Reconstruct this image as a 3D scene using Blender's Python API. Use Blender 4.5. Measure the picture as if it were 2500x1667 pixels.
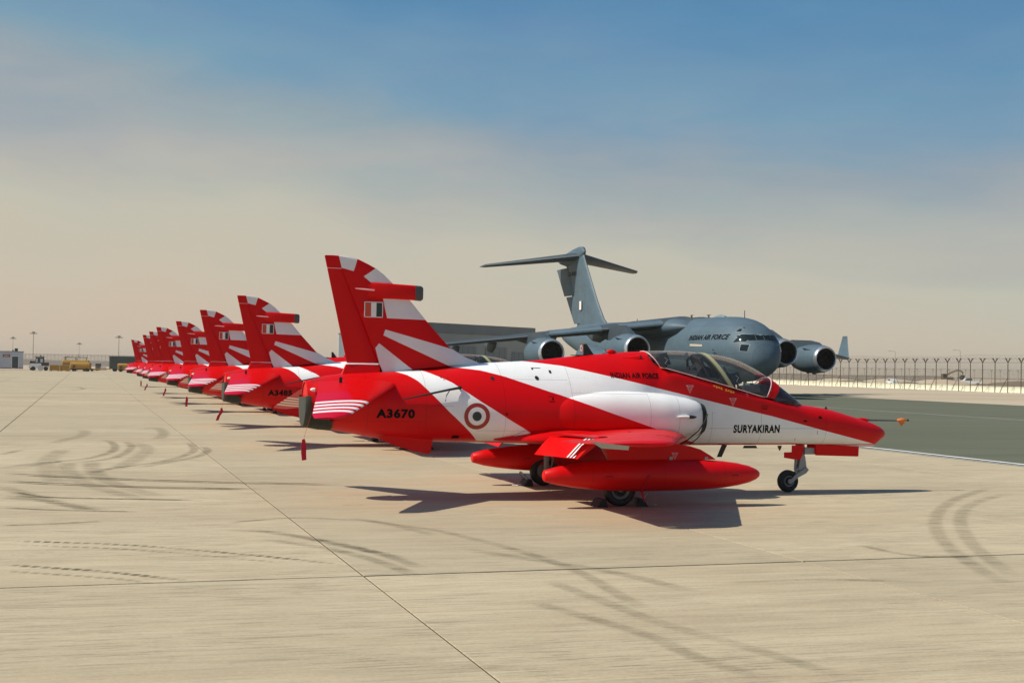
import bpy, bmesh, math, random
from mathutils import Vector, Matrix
from mathutils.bvhtree import BVHTree
R = math.radians
random.seed(7)
S = bpy.context.scene
for o in list(bpy.data.objects): bpy.data.objects.remove(o)

# ------------------------------------------------------------------ camera
cam = bpy.data.cameras.new("camera"); camo = bpy.data.objects.new("camera", cam)
S.collection.objects.link(camo); S.camera = camo
cam.sensor_width = 36.0; cam.lens = 3156.0 / 2500.0 * 36.0
cam.clip_start = 0.1; cam.clip_end = 12000
ROLL, PITCH, EYE = 0.0185, 0.0204, 2.2113
_F = Vector((0, math.cos(PITCH), math.sin(PITCH))); _R0 = Vector((1, 0, 0)); _U0 = Vector((0, -math.sin(PITCH), math.cos(PITCH)))
_R = _R0 * math.cos(ROLL) + _U0 * math.sin(ROLL); _U = _U0 * math.cos(ROLL) - _R0 * math.sin(ROLL)
camo.matrix_world = Matrix(((_R.x, _U.x, -_F.x, 0), (_R.y, _U.y, -_F.y, 0), (_R.z, _U.z, -_F.z, EYE), (0, 0, 0, 1)))
HEAD = R(18.2)                         # heading of the jets and of the slab joints
CA, SA = math.cos(HEAD), math.sin(HEAD)

# ------------------------------------------------------------------ world, sun
SUN_EL, SUN_AZ_TO = R(47.5), R(14.0)   # shadows fall towards SUN_AZ_TO (from +X, counterclockwise)
sd = Vector((math.cos(SUN_EL) * math.cos(SUN_AZ_TO), math.cos(SUN_EL) * math.sin(SUN_AZ_TO), -math.sin(SUN_EL)))
sun = bpy.data.lights.new("sun", 'SUN'); sun.energy = 4.9; sun.angle = R(0.53); sun.color = (1.0, 0.925, 0.80)
suno = bpy.data.objects.new("sun", sun); S.collection.objects.link(suno)
suno.rotation_mode = 'QUATERNION'; suno.rotation_quaternion = sd.to_track_quat('-Z', 'Y')
suno.location = (0, 0, 60)
S.view_settings.view_transform = 'Standard'; S.view_settings.look = 'None'
S.view_settings.exposure = 0.0; S.view_settings.gamma = 1.0; S.view_settings.use_curve_mapping = False

class NT:
    """small helper to wire nodes"""
    def __init__(s, tree):
        s.t = tree; tree.nodes.clear()
    def n(s, typ, **kw):
        nd = s.t.nodes.new(typ)
        for k, v in kw.items(): setattr(nd, k, v)
        return nd
    def link(s, a, b): s.t.links.new(a, b)
    def put(s, sock, v):
        if hasattr(v, 'is_linked') or isinstance(v, bpy.types.NodeSocket): s.link(v, sock)
        else: sock.default_value = v
    def m(s, op, a, b=0.0, c=0.0, clamp=False):
        nd = s.n('ShaderNodeMath', operation=op, use_clamp=clamp)
        s.put(nd.inputs[0], a); s.put(nd.inputs[1], b); s.put(nd.inputs[2], c)
        return nd.outputs[0]
    def mix(s, f, a, b, blend='MIX'):
        nd = s.n('ShaderNodeMix', data_type='RGBA', blend_type=blend)
        s.put(nd.inputs[0], f); s.put(nd.inputs[6], a); s.put(nd.inputs[7], b)
        return nd.outputs[2]
    def xyz(s, v):
        nd = s.n('ShaderNodeSeparateXYZ'); s.link(v, nd.inputs[0]); return nd.outputs
    def comb(s, x, y, z):
        nd = s.n('ShaderNodeCombineXYZ'); s.put(nd.inputs[0], x); s.put(nd.inputs[1], y); s.put(nd.inputs[2], z); return nd.outputs[0]
    def noise(s, v, scale, detail=3, rough=.55, dist=0.0):
        nd = s.n('ShaderNodeTexNoise'); s.link(v, nd.inputs['Vector']); nd.inputs['Scale'].default_value = scale
        nd.inputs['Detail'].default_value = detail; nd.inputs['Roughness'].default_value = rough; nd.inputs['Distortion'].default_value = dist
        return nd.outputs[0]
    def mapr(s, v, a, b, c=0.0, d=1.0, smooth=False):
        nd = s.n('ShaderNodeMapRange', clamp=True)
        if smooth: nd.interpolation_type = 'SMOOTHSTEP'
        s.put(nd.inputs[0], v)
        for i, q in enumerate((a, b, c, d)): nd.inputs[1 + i].default_value = q
        return nd.outputs[0]
    def scale(s, v, sc):
        nd = s.n('ShaderNodeVectorMath', operation='MULTIPLY'); s.link(v, nd.inputs[0]); nd.inputs[1].default_value = sc; return nd.outputs[0]
    def ramp(s, f, stops):
        nd = s.n('ShaderNodeValToRGB'); s.put(nd.inputs[0], f); e = nd.color_ramp.elements
        while len(e) < len(stops): e.new(0.5)
        for k, (p, c) in enumerate(stops): e[k].position = p; e[k].color = (*c, 1)
        return nd.outputs[0]

W = bpy.data.worlds.new("World"); S.world = W; W.use_nodes = True
w = NT(W.node_tree)
sky = w.n('ShaderNodeTexSky', sky_type='NISHITA'); sky.sun_disc = False
sky.sun_elevation = SUN_EL
_ts = -sd                               # towards the sun
sky.sun_rotation = math.atan2(_ts.x, _ts.y)
sky.dust_density = 2.0; sky.ozone_density = 2.0; sky.air_density = 1.2
geo = w.n('ShaderNodeTexCoord').outputs['Generated']
gx, gy, gz = w.xyz(geo)
el = w.m('MAXIMUM', gz, 0.0)
nv = w.scale(geo, (2.2, 2.2, 7.0))
n1 = w.noise(nv, 2.1, 4, .5, .4); n2 = w.noise(w.scale(geo, (1.2, 1.2, 9.0)), 5.0, 3, .5)
# dust layer: its upper edge leans down towards the right and is uneven
def lin(r, g, b): return tuple(((q / 255) / 12.92 if q < 11 else ((q / 255 + .055) / 1.055) ** 2.4) for q in (r, g, b))
el2 = w.m('ADD', el, w.m('MULTIPLY', gx, 0.075))
el3 = w.m('ADD', el2, w.m('MULTIPLY', w.m('SUBTRACT', n1, .5), .10))
dustcol = w.ramp(w.mapr(el3, 0.0, 0.36), [(0, lin(206, 190, 170)), (.10, lin(204, 192, 173)), (.25, lin(196, 192, 177)), (.37, lin(175, 177, 175)), (.49, lin(150, 164, 174)), (.58, lin(124, 156, 180)), (.78, lin(97, 140, 178)), (1, lin(80, 127, 170))])
blue = w.mix(1.0, sky.outputs[0], (0.043, 0.067, 0.086, 1), 'MULTIPLY')
fac = w.mapr(el3, 0.24, 0.42, 1.0, 0.0, True)
col = w.mix(fac, blue, dustcol)
n3 = w.noise(w.scale(geo, (1.0, 1.0, 5.0)), 4.0, 4, .6)
n4 = w.noise(w.scale(geo, (1.0, 1.0, 3.2)), 11.0, 5, .62, .5)
col = w.mix(w.m('MULTIPLY', w.mapr(n4, .46, .70, 0, .16), w.mapr(el3, .06, .16, 0, 1)), col, w.mix(1.0, col, (1.22, 1.16, 1.10, 1), 'MULTIPLY'))
col = w.mix(w.mapr(n2, .50, .75, 0, .12), col, w.mix(1.0, col, (1.05, .985, 1.03, 1), 'MULTIPLY'))
col = w.mix(w.m('MULTIPLY', w.mapr(n3, .42, .66, 0, .6), w.mapr(el3, .05, .15, 0, 1)), col, w.mix(1.0, col, (.86, 1.04, 1.02, 1), 'MULTIPLY'))
bg = w.n('ShaderNodeBackground'); w.link(col, bg.inputs[0]); bg.inputs[1].default_value = 1.0
wo = w.n('ShaderNodeOutputWorld'); w.link(bg.outputs[0], wo.inputs[0])

# ------------------------------------------------------------------ object helpers
COL = S.collection
def tag(o, label=None, cat=None, group=None, kind=None):
    if label: o['label'] = label
    if cat: o['category'] = cat
    if group: o['group'] = group
    if kind: o['kind'] = kind
    return o
def empty(name, loc=(0, 0, 0), rz=0.0, label=None, cat=None, group=None):
    o = bpy.data.objects.new(name, None); COL.objects.link(o)
    o.location = loc; o.rotation_euler = (0, 0, rz); o.empty_display_size = .3
    return tag(o, label, cat, group)
def link(name, me, parent=None, loc=(0, 0, 0), rz=0.0):
    o = bpy.data.objects.new(name, me); COL.objects.link(o); o.parent = parent
    o.location = loc; o.rotation_euler = (0, 0, rz)
    return o
class MB:
    def __init__(s): s.v = []; s.f = []; s.mi = []; s.cur = 0; s.uv = {}
    def face(s, idx): s.f.append(tuple(idx)); s.mi.append(s.cur)
    def grid(s, rings, closed=True, cap0=False, cap1=False):
        b = len(s.v); n = len(rings[0])
        for r in rings: s.v.extend([tuple(p) for p in r])
        m = n if closed else n - 1
        for i in range(len(rings) - 1):
            for j in range(m):
                k = (j + 1) % n
                s.face((b + i * n + j, b + i * n + k, b + (i + 1) * n + k, b + (i + 1) * n + j))
        if cap0: s.face([b + j for j in range(n)][::-1])
        if cap1: s.face([b + (len(rings) - 1) * n + j for j in range(n)])
        return s
    def box(s, c, d, rz=0.0, ry=0.0, taper=1.0):
        b = len(s.v); cx, cy, cz = c; hx, hy, hz = d[0] / 2, d[1] / 2, d[2] / 2
        Mx = Matrix.Rotation(rz, 3, 'Z') @ Matrix.Rotation(ry, 3, 'Y')
        for z in (-1, 1):
            t = taper if z > 0 else 1
            for x, y in ((-1, -1), (1, -1), (1, 1), (-1, 1)):
                p = Mx @ Vector((x * hx * t, y * hy * t, z * hz)); s.v.append((cx + p.x, cy + p.y, cz + p.z))
        for q in ((3, 2, 1, 0), (4, 5, 6, 7), (0, 1, 5, 4), (1, 2, 6, 5), (2, 3, 7, 6), (3, 0, 4, 7)): s.face([b + i for i in q])
        return s
    def tube(s, pts, r, n=8, caps=True):
        pts = [Vector(p) for p in pts]
        rs = r if isinstance(r, (list, tuple)) else [r] * len(pts)
        rings = []
        for i, p in enumerate(pts):
            t = (pts[min(i + 1, len(pts) - 1)] - pts[max(i - 1, 0)]).normalized()
            up = Vector((0, 0, 1)) if abs(t.z) < .9 else Vector((1, 0, 0))
            a = t.cross(up).normalized(); bb = t.cross(a).normalized()
            rings.append([p + (a * math.cos(2 * math.pi * k / n) + bb * math.sin(2 * math.pi * k / n)) * rs[i] for k in range(n)])
        return s.grid(rings, True, caps, caps)
    def prism(s, poly, y0, y1):
        """poly in (x,z), extruded along y"""
        b = len(s.v); n = len(poly)
        for y in (y0, y1): s.v.extend([(p[0], y, p[1]) for p in poly])
        s.face([b + i for i in range(n)]); s.face([b + n + i for i in range(n)][::-1])
        for i in range(n):
            k = (i + 1) % n; s.face((b + i, b + n + i, b + n + k, b + k))
        return s
    def lathe(s, prof, axis_o, axis='X', n=32, sy=1.0, caps=True):
        """prof = [(along, radius)]"""
        rings = []
        for a, r in prof:
            ring = []
            for k in range(n):
                c, d = math.cos(2 * math.pi * k / n) * r, math.sin(2 * math.pi * k / n) * r
                if axis == 'X': ring.append((axis_o[0] + a, axis_o[1] + c * sy, axis_o[2] + d))
                elif axis == 'Y': ring.append((axis_o[0] + c, axis_o[1] + a, axis_o[2] + d))
                else: ring.append((axis_o[0] + c, axis_o[1] + d, axis_o[2] + a))
            rings.append(ring)
        return s.grid(rings, True, caps, caps)
    def mesh(s, name, mats, smooth=True, ang=40):
        me = bpy.data.meshes.new(name); me.from_pydata(s.v, [], s.f)
        if not isinstance(mats, (list, tuple)): mats = [mats]
        for m_ in mats: me.materials.append(m_)
        me.polygons.foreach_set('material_index', s.mi)
        bm = bmesh.new(); bm.from_mesh(me)
        bmesh.ops.remove_doubles(bm, verts=bm.verts, dist=1e-5)
        bmesh.ops.dissolve_degenerate(bm, edges=bm.edges, dist=1e-6)
        bmesh.ops.recalc_face_normals(bm, faces=bm.faces)
        bm.to_mesh(me); bm.free()
        if smooth:
            me.polygons.foreach_set('use_smooth', [True] * len(me.polygons))
            me.set_sharp_from_angle(angle=R(ang))
        me.update(); return me
    def build(s, name, mats, parent=None, smooth=True, ang=40, loc=(0, 0, 0), rz=0.0):
        return link(name, s.mesh(name, mats, smooth, ang), parent, loc, rz)
def kids(o): return [c for c in bpy.data.objects if c.parent == o]
def copy_tree(o, parent=None, cache=None):
    if cache is None:
        cache = {}
        for c in bpy.data.objects: cache.setdefault(c.parent, []).append(c)
    c = o.copy(); COL.objects.link(c); c.parent = parent
    for ch in cache.get(o, []): copy_tree(ch, c, cache)
    return c
def split(o):
    """one object per separate piece of a mesh"""
    bm = bmesh.new(); bm.from_mesh(o.data); bm.faces.ensure_lookup_table(); seen = set(); groups_ = []
    for f in bm.faces:
        if f.index in seen: continue
        st = [f]; seen.add(f.index); g_ = []
        while st:
            q = st.pop(); g_.append(q.index)
            for e in q.edges:
                for l in e.link_faces:
                    if l.index not in seen: seen.add(l.index); st.append(l)
        groups_.append(g_)
    bm.free(); me = o.data; smooth = me.polygons[0].use_smooth
    for g_ in groups_:
        vi = sorted({v for f in g_ for v in me.polygons[f].vertices}); mp = {v: i for i, v in enumerate(vi)}
        m2 = bpy.data.meshes.new(me.name); m2.from_pydata([tuple(me.vertices[v].co) for v in vi], [], [[mp[v] for v in me.polygons[f].vertices] for f in g_])
        for mt in me.materials: m2.materials.append(mt)
        n_ = link(me.name, m2, o.parent, o.location, o.rotation_euler.z)
    bpy.data.objects.remove(o)
def sgn(a, p): return math.copysign(abs(a) ** p, a)

# ------------------------------------------------------------------ materials
def pbr(name, col, rough=.5, metal=0.0, coat=0.0, dirt=0.0, dscale=3.0, spec=.5, bump=0.0, bscale=20.0):
    m = bpy.data.materials.new(name); m.use_nodes = True; t = NT(m.node_tree)
    b = t.n('ShaderNodeBsdfPrincipled'); o = t.n('ShaderNodeOutputMaterial'); t.link(b.outputs[0], o.inputs[0])
    b.inputs['Roughness'].default_value = rough; b.inputs['Metallic'].default_value = metal
    b.inputs['Coat Weight'].default_value = coat; b.inputs['Coat Roughness'].default_value = .12
    b.inputs['Specular IOR Level'].default_value = spec
    tc = t.n('ShaderNodeTexCoord').outputs['Object']
    if dirt > 0:
        n = t.noise(tc, dscale, 5, .6); f = t.mapr(n, .35, .75, 0, dirt)
        c = t.mix(f, (*col, 1), (col[0] * .55, col[1] * .5 + .01, col[2] * .45 + .008, 1)); t.link(c, b.inputs['Base Color'])
        t.link(t.mapr(n, .3, .8, rough * .85, min(1, rough * 1.3)), b.inputs['Roughness'])
    else: b.inputs['Base Color'].default_value = (*col, 1)
    if bump > 0:
        bn = t.n('ShaderNodeBump'); bn.inputs['Strength'].default_value = bump; bn.inputs['Distance'].default_value = .01
        t.link(t.noise(tc, bscale, 4), bn.inputs['Height']); t.link(bn.outputs[0], b.inputs['Normal'])
    return m
RED = (.64, .0010, .0022); WHITE = (.84, .84, .84)
M = {}
M['red'] = pbr('red_paint', RED, .42, coat=.0, dirt=.14, dscale=2.2, spec=.18)
M['white'] = pbr('white_paint', WHITE, .32, coat=.2, dirt=.12, dscale=3)
M['black'] = pbr('black_rubber', (.012, .012, .013), .55, dirt=.3)
M['tyre'] = pbr('tyre_rubber', (.016, .016, .017), .75, dirt=.5, dscale=9)
M['metal'] = pbr('bare_metal', (.42, .42, .43), .38, metal=.85, dirt=.4, dscale=14)
M['strut'] = pbr('grey_enamel', (.30, .31, .32), .42, dirt=.45, dscale=12)
M['rim'] = pbr('grey_rim', (.22, .225, .23), .45, metal=.3, dirt=.4, dscale=14)
M['letter'] = pbr('black_lettering', (.006, .006, .007), .7, spec=.08)
M['letter_red'] = pbr('faded_dark_lettering', (.022, .003, .004), .7, spec=.08)
M['cloth'] = pbr('olive_canvas', (.050, .050, .040), .85, dirt=.4, dscale=8, bump=.6, bscale=9)
M['cloth_dark'] = pbr('dark_canvas', (.022, .023, .018), .85, dirt=.3, dscale=8, bump=.5, bscale=9)
M['grey_cap'] = pbr('dark_grey_plastic', (.075, .085, .085), .5, dirt=.2)
M['ribbon'] = pbr('red_nylon', (.50, .006, .03), .8)
M['orange'] = pbr('orange_fabric', (.70, .20, .05), .8, dirt=.3, dscale=40)
M['saffron'] = pbr('saffron_paint', (.55, .06, .02), .4)
M['green'] = pbr('dark_green_paint', (.008, .035, .022), .4)
M['roundred'] = pbr('brick_red_paint', (.33, .028, .012), .4)
M['arch'] = pbr('pale_olive_primer', (.42, .42, .24), .5, dirt=.2, dscale=6)
M['seat'] = pbr('cockpit_black', (.028, .030, .033), .6, dirt=.3, dscale=20)
M['seat_grey'] = pbr('cockpit_grey', (.10, .105, .11), .6, dirt=.3, dscale=20)  # lighter grey for consoles, screen post and pitot probe
M['yellow'] = pbr('yellow_marking', (.62, .30, .02), .5)
M['pink'] = pbr('pale_pink_marking', (.75, .42, .42), .5)
M['cream'] = pbr('cream_tip_paint', (.52, .46, .34), .45, dirt=.3, dscale=6)

def glassmat(name, tint, refl_rough=.02, alpha=.15, body=(.02, .02, .02), refl=.8):
    m = bpy.data.materials.new(name); m.use_nodes = True; t = NT(m.node_tree)
    o = t.n('ShaderNodeOutputMaterial')
    tr = t.n('ShaderNodeBsdfTransparent'); tr.inputs[0].default_value = (*tint, 1)
    gl = t.n('ShaderNodeBsdfGlossy'); gl.inputs['Roughness'].default_value = refl_rough; gl.inputs['Color'].default_value = (1, 1, 1, 1)
    df = t.n('ShaderNodeBsdfDiffuse'); df.inputs[0].default_value = (*body, 1)
    fr = t.n('ShaderNodeFresnel'); fr.inputs[0].default_value = 1.45
    m1 = t.n('ShaderNodeMixShader'); m1.inputs[0].default_value = alpha; t.link(tr.outputs[0], m1.inputs[1]); t.link(df.outputs[0], m1.inputs[2])
    m2 = t.n('ShaderNodeMixShader'); t.link(t.m('MULTIPLY', fr.outputs[0], refl), m2.inputs[0]); t.link(m1.outputs[0], m2.inputs[1]); t.link(gl.outputs[0], m2.inputs[2])
    t.link(m2.outputs[0], o.inputs[0]); return m
M['glass'] = glassmat('canopy_glass', (.975, .985, .98), .02, .045, (.40, .42, .42), .62)
M['glass_dark'] = glassmat('windscreen_glass', (.35, .38, .46), .03, .45, (.04, .045, .07))

# livery of the fuselage: painted bands with curved edges, given in (x along, z up) of the side view
def float_curve(t, xs, pts, x0=-5.0, x1=6.5, z0=0.5, z1=3.0):
    """piecewise linear z(x) from a Float Curve node"""
    nd = t.n('ShaderNodeFloatCurve'); c = nd.mapping.curves[0]
    P = [((x - x0) / (x1 - x0), (min(max(z, z0), z1) - z0) / (z1 - z0)) for x, z in pts]
    P = [(0.0, P[0][1])] + P + [(1.0, P[-1][1])]
    while len(c.points) < len(P): c.points.new(.5, .5)
    for k, (a, b) in enumerate(P): c.points[k].location = (a, b); c.points[k].handle_type = 'VECTOR'
    nd.mapping.use_clip = False; nd.mapping.update()
    nd.inputs[0].default_value = 1.0
    t.put(nd.inputs[1], t.mapr(xs, x0, x1))
    return t.m('MULTIPLY_ADD', nd.outputs[0], z1 - z0, z0)
F1 = [(-1.13, 3.0), (-1.11, 2.335), (-.456, 2.262), (.389, 2.086), (1.396, 1.872), (2.024, 1.742), (3.18, 1.50), (3.557, 1.425), (4.649, 1.172), (5.897, .905), (6.2, .84)]
F2 = [(-2.45, 3.0), (-2.43, 2.215), (-1.941, 2.158), (-1.56, 2.064), (-.834, 1.825), (-.638, 1.770), (.227, 1.472), (1.091, 1.192), (1.803, 1.012), (2.2, .90)]
F3 = [(-3.05, 3.0), (-3.03, 2.18), (-2.83, 2.107), (-2.66, 2.03), (-2.485, 1.945), (-2.377, 1.866), (-2.046, 1.647), (-1.508, 1.322), (-1.033, 1.06), (-.7, .88)]
F4 = [(-3.43, 3.0), (-3.41, 2.13), (-3.198, 2.058), (-3.052, 1.965), (-2.909, 1.81), (-2.575, 1.469), (-2.002, .955), (-1.9, .86)]
def body_paint():
    m = bpy.data.materials.new('striped_body_paint'); m.use_nodes = True; t = NT(m.node_tree)
    b = t.n('ShaderNodeBsdfPrincipled'); o = t.n('ShaderNodeOutputMaterial'); t.link(b.outputs[0], o.inputs[0])
    tc = t.n('ShaderNodeTexCoord').outputs['Object']; x, y, z = t.xyz(tc)
    f = [float_curve(t, x, p) for p in (F1, F2, F3, F4)]
    # the big white band reaches the wing; red wing fairing starts behind
    w1 = t.m('MULTIPLY', t.m('LESS_THAN', z, f[0]), t.m('GREATER_THAN', z, f[1]))
    w2 = t.m('MULTIPLY', t.m('LESS_THAN', z, f[2]), t.m('GREATER_THAN', z, f[3]))
    wm = t.m('MAXIMUM', w1, w2)
    bel = t.m('ADD', .925, t.m('MULTIPLY', t.m('MAXIMUM', t.m('SUBTRACT', x, 4.1), 0), -.065))
    bel2 = t.m('ADD', bel, t.m('MULTIPLY', t.m('LESS_THAN', x, -.9), .052))
    wm = t.m('MULTIPLY', wm, t.m('GREATER_THAN', z, bel2))
    nz = t.noise(tc, 2.6, 5, .6)
    wc = t.mix(t.mapr(nz, .35, .8, 0, .22), (.86, .86, .85, 1), (.60, .59, .55, 1))
    rc = t.mix(t.mapr(nz, .35, .8, 0, .30), (*RED, 1), (.45, .0010, .002, 1))
    c = t.mix(wm, rc, wc)
    # panel joints: a few lines along and across the skin
    lines = None
    for x0, za, zb in ((-2.95, 1.0, 2.2), (-1.62, .9, 2.3), (-.42, 1.1, 2.3), (.92, 1.0, 1.8), (-3.9, 1.1, 2.1), (2.35, .9, 1.5), (3.35, .9, 1.7), (4.75, .85, 1.5), (1.46, 1.05, 1.75)):
        l = t.m('COMPARE', x, x0, .0055); l = t.m('MULTIPLY', l, t.m('MULTIPLY', t.m('GREATER_THAN', z, za), t.m('LESS_THAN', z, zb)))
        lines = l if lines is None else t.m('MAXIMUM', lines, l)
    for z0, xa, xb in ((1.80, -.45, .95), (1.16, -2.1, -1.05), (2.02, -1.6, -.45), (1.20, 2.3, 5.2), (1.30, -4.5, -2.95), (1.56, -2.9, -2.5)):
        l = t.m('COMPARE', z, z0, .0055); l = t.m('MULTIPLY', l, t.m('MULTIPLY', t.m('GREATER_THAN', x, xa), t.m('LESS_THAN', x, xb)))
        lines = t.m('MAXIMUM', lines, l)
    c = t.mix(t.m('MULTIPLY', lines, .38), c, t.mix(1.0, c, (.25, .22, .22, 1), 'MULTIPLY'))
    # rivet rows beside the joints
    rv = None
    for x0 in (-2.91, -1.58, -.38, .96, 2.39, 3.39, 4.71, -3.86):
        q = t.m('MULTIPLY', t.m('COMPARE', x, x0, .0045), t.m('LESS_THAN', t.m('FRACT', t.m('MULTIPLY', z, 17)), .16)); rv = q if rv is None else t.m('MAXIMUM', rv, q)
    for z0 in (1.20, 1.84, 2.06, .99):
        q = t.m('MULTIPLY', t.m('COMPARE', z, z0, .0045), t.m('LESS_THAN', t.m('FRACT', t.m('MULTIPLY', x, 15)), .14)); rv = t.m('MAXIMUM', rv, q)
    c = t.mix(t.m('MULTIPLY', rv, .45), c, t.mix(1.0, c, (.2, .2, .2, 1), 'MULTIPLY'))
    # soot towards the tail pipe, oil streaks under the belly
    so = t.m('MULTIPLY', t.mapr(x, -4.1, -4.8, 0, .5), t.mapr(t.noise(t.scale(tc, (.6, 4, 4)), 2.5, 4, .65), .40, .65)); c = t.mix(so, c, (.05, .02, .02, 1))
    # streaks of grime trailing back and down
    st = t.noise(t.scale(tc, (.9, 3, 6)), 3.0, 4, .6); c = t.mix(t.mapr(st, .55, .8, 0, .16), c, t.mix(1.0, c, (.55, .48, .40, 1), 'MULTIPLY'))
    t.link(c, b.inputs['Base Color']); t.link(t.mapr(nz, .3, .8, .36, .52), b.inputs['Roughness'])
    b.inputs['Specular IOR Level'].default_value = .22
    bn = t.n('ShaderNodeBump'); bn.inputs['Strength'].default_value = .12; bn.inputs['Distance'].default_value = .02
    t.link(t.noise(t.scale(tc, (1.5, 1.5, 1.5)), 2.0, 2), bn.inputs['Height']); t.link(bn.outputs[0], b.inputs['Normal'])
    return m
M['body'] = body_paint()
def seam_paint(name, xs, zs=(), ys=()):
    m = bpy.data.materials.new(name); m.use_nodes = True; t = NT(m.node_tree)
    b = t.n('ShaderNodeBsdfPrincipled'); o = t.n('ShaderNodeOutputMaterial'); t.link(b.outputs[0], o.inputs[0])
    tc = t.n('ShaderNodeTexCoord').outputs['Object']; x, y, z = t.xyz(tc); nz = t.noise(t.scale(tc, (.7, 2, 2)), 2.6, 5, .62)
    c = t.mix(t.mapr(nz, .40, .78, 0, .45), (*RED, 1), (.46, .002, .004, 1)); l = None
    for ax, vals, w_ in ((x, xs, .006), (z, zs, .005), (t.m('ABSOLUTE', y), ys, .006)):
        for v in vals:
            q = t.m('COMPARE', ax, v, w_); l = q if l is None else t.m('MAXIMUM', l, q)
            q = t.m('MULTIPLY', t.m('COMPARE', ax, v + .03, .006), t.m('LESS_THAN', t.m('FRACT', t.m('MULTIPLY', t.m('ADD', y, t.m('ADD', z, x if ax is not x else 0.0)), 14)), .2)); l = t.m('MAXIMUM', l, t.m('MULTIPLY', q, .7))
    c = t.mix(t.m('MULTIPLY', l, .32), c, (.12, .002, .004, 1)); t.link(c, b.inputs['Base Color'])
    t.link(t.mapr(nz, .3, .8, .34, .52), b.inputs['Roughness']); b.inputs['Specular IOR Level'].default_value = .25
    return m
M['tank_red'] = seam_paint('tank_paint', (-.62, .62, 1.72))
M['wing_red'] = seam_paint('wing_paint', (), (), (1.45, 2.05, 2.7, 3.35, 3.95))
def poly_mask(t, x, z, poly):
    """inside test of a convex polygon, sides as half planes"""
    a = sum(poly[i][0] * poly[(i + 1) % len(poly)][1] - poly[(i + 1) % len(poly)][0] * poly[i][1] for i in range(len(poly)))
    if a < 0: poly = poly[::-1]
    r = None
    for i in range(len(poly)):
        (x0, z0), (x1, z1) = poly[i], poly[(i + 1) % len(poly)]
        nx, nz = -(z1 - z0), (x1 - x0)
        e = t.m('ADD', t.m('MULTIPLY', x, nx), t.m('MULTIPLY', z, nz)); e = t.m('GREATER_THAN', e, nx * x0 + nz * z0)
        r = e if r is None else t.m('MULTIPLY', r, e)
    return r
def fin_paint():
    m = bpy.data.materials.new('fin_paint'); m.use_nodes = True; t = NT(m.node_tree)
    b = t.n('ShaderNodeBsdfPrincipled'); o = t.n('ShaderNodeOutputMaterial'); t.link(b.outputs[0], o.inputs[0])
    tc = t.n('ShaderNodeTexCoord').outputs['Object']; x, y, z = t.xyz(tc)
    P = [[(-4.363, 4.10), (-4.001, 4.06), (-4.085, 3.772), (-4.288, 3.82)],
         [(-3.915, 3.692), (-3.66, 3.87), (-3.38, 3.592), (-3.789, 3.592)],
         [(-3.587, 3.331), (-3.02, 3.325), (-2.76, 2.993), (-3.515, 3.005), (-3.55, 3.18)],
         [(-3.532, 2.814), (-2.342, 2.507), (-1.80, 2.345), (-1.80, 2.15), (-2.392, 2.212), (-3.565, 2.717)],
         [(-3.634, 2.58), (-2.99, 2.10), (-3.562, 2.02), (-3.698, 2.503)]]
    mk = None
    for p in P:
        q = poly_mask(t, x, z, p); mk = q if mk is None else t.m('MAXIMUM', mk, q)
    nz = t.noise(tc, 3, 5, .6)
    wc = t.mix(t.mapr(nz, .35, .8, 0, .25), (.78, .77, .77, 1), (.55, .53, .50, 1))
    rc = t.mix(t.mapr(nz, .35, .8, 0, .30), (*RED, 1), (.45, .0010, .002, 1))
    c = t.mix(mk, rc, wc)
    t.link(c, b.inputs['Base Color']); b.inputs['Roughness'].default_value = .45; b.inputs['Specular IOR Level'].default_value = .18
    return m
M['fin'] = fin_paint()
def tail_paint():
    m = bpy.data.materials.new('tailplane_paint'); m.use_nodes = True; t = NT(m.node_tree)
    b = t.n('ShaderNodeBsdfPrincipled'); o = t.n('ShaderNodeOutputMaterial'); t.link(b.outputs[0], o.inputs[0])
    tc = t.n('ShaderNodeTexCoord').outputs['Object']; x, y, z = t.xyz(tc)
    ya = t.m('ABSOLUTE', y)
    k = t.m('DIVIDE', t.m('SUBTRACT', ya, 1.40), .155)
    fr = t.m('LESS_THAN', t.m('FRACT', k), .52)
    mk = t.m('MULTIPLY', fr, t.m('MULTIPLY', t.m('GREATER_THAN', k, 0), t.m('LESS_THAN', k, 4)))
    nz = t.noise(tc, 3, 5, .6)
    rc = t.mix(t.mapr(nz, .35, .8, 0, .25), (*RED, 1), (.48, .0010, .002, 1))
    # faded magenta outer trailing panel
    pn = t.m('MULTIPLY', t.m('GREATER_THAN', ya, .95), t.m('LESS_THAN', x, -4.32))
    rc = t.mix(t.m('MULTIPLY', pn, .55), rc, (.55, .008, .05, 1))
    c = t.mix(mk, rc, (.78, .77, .77, 1)); t.link(c, b.inputs['Base Color']); b.inputs['Roughness'].default_value = .40; b.inputs['Specular IOR Level'].default_value = .20
    return m
M['tail'] = tail_paint()

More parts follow.
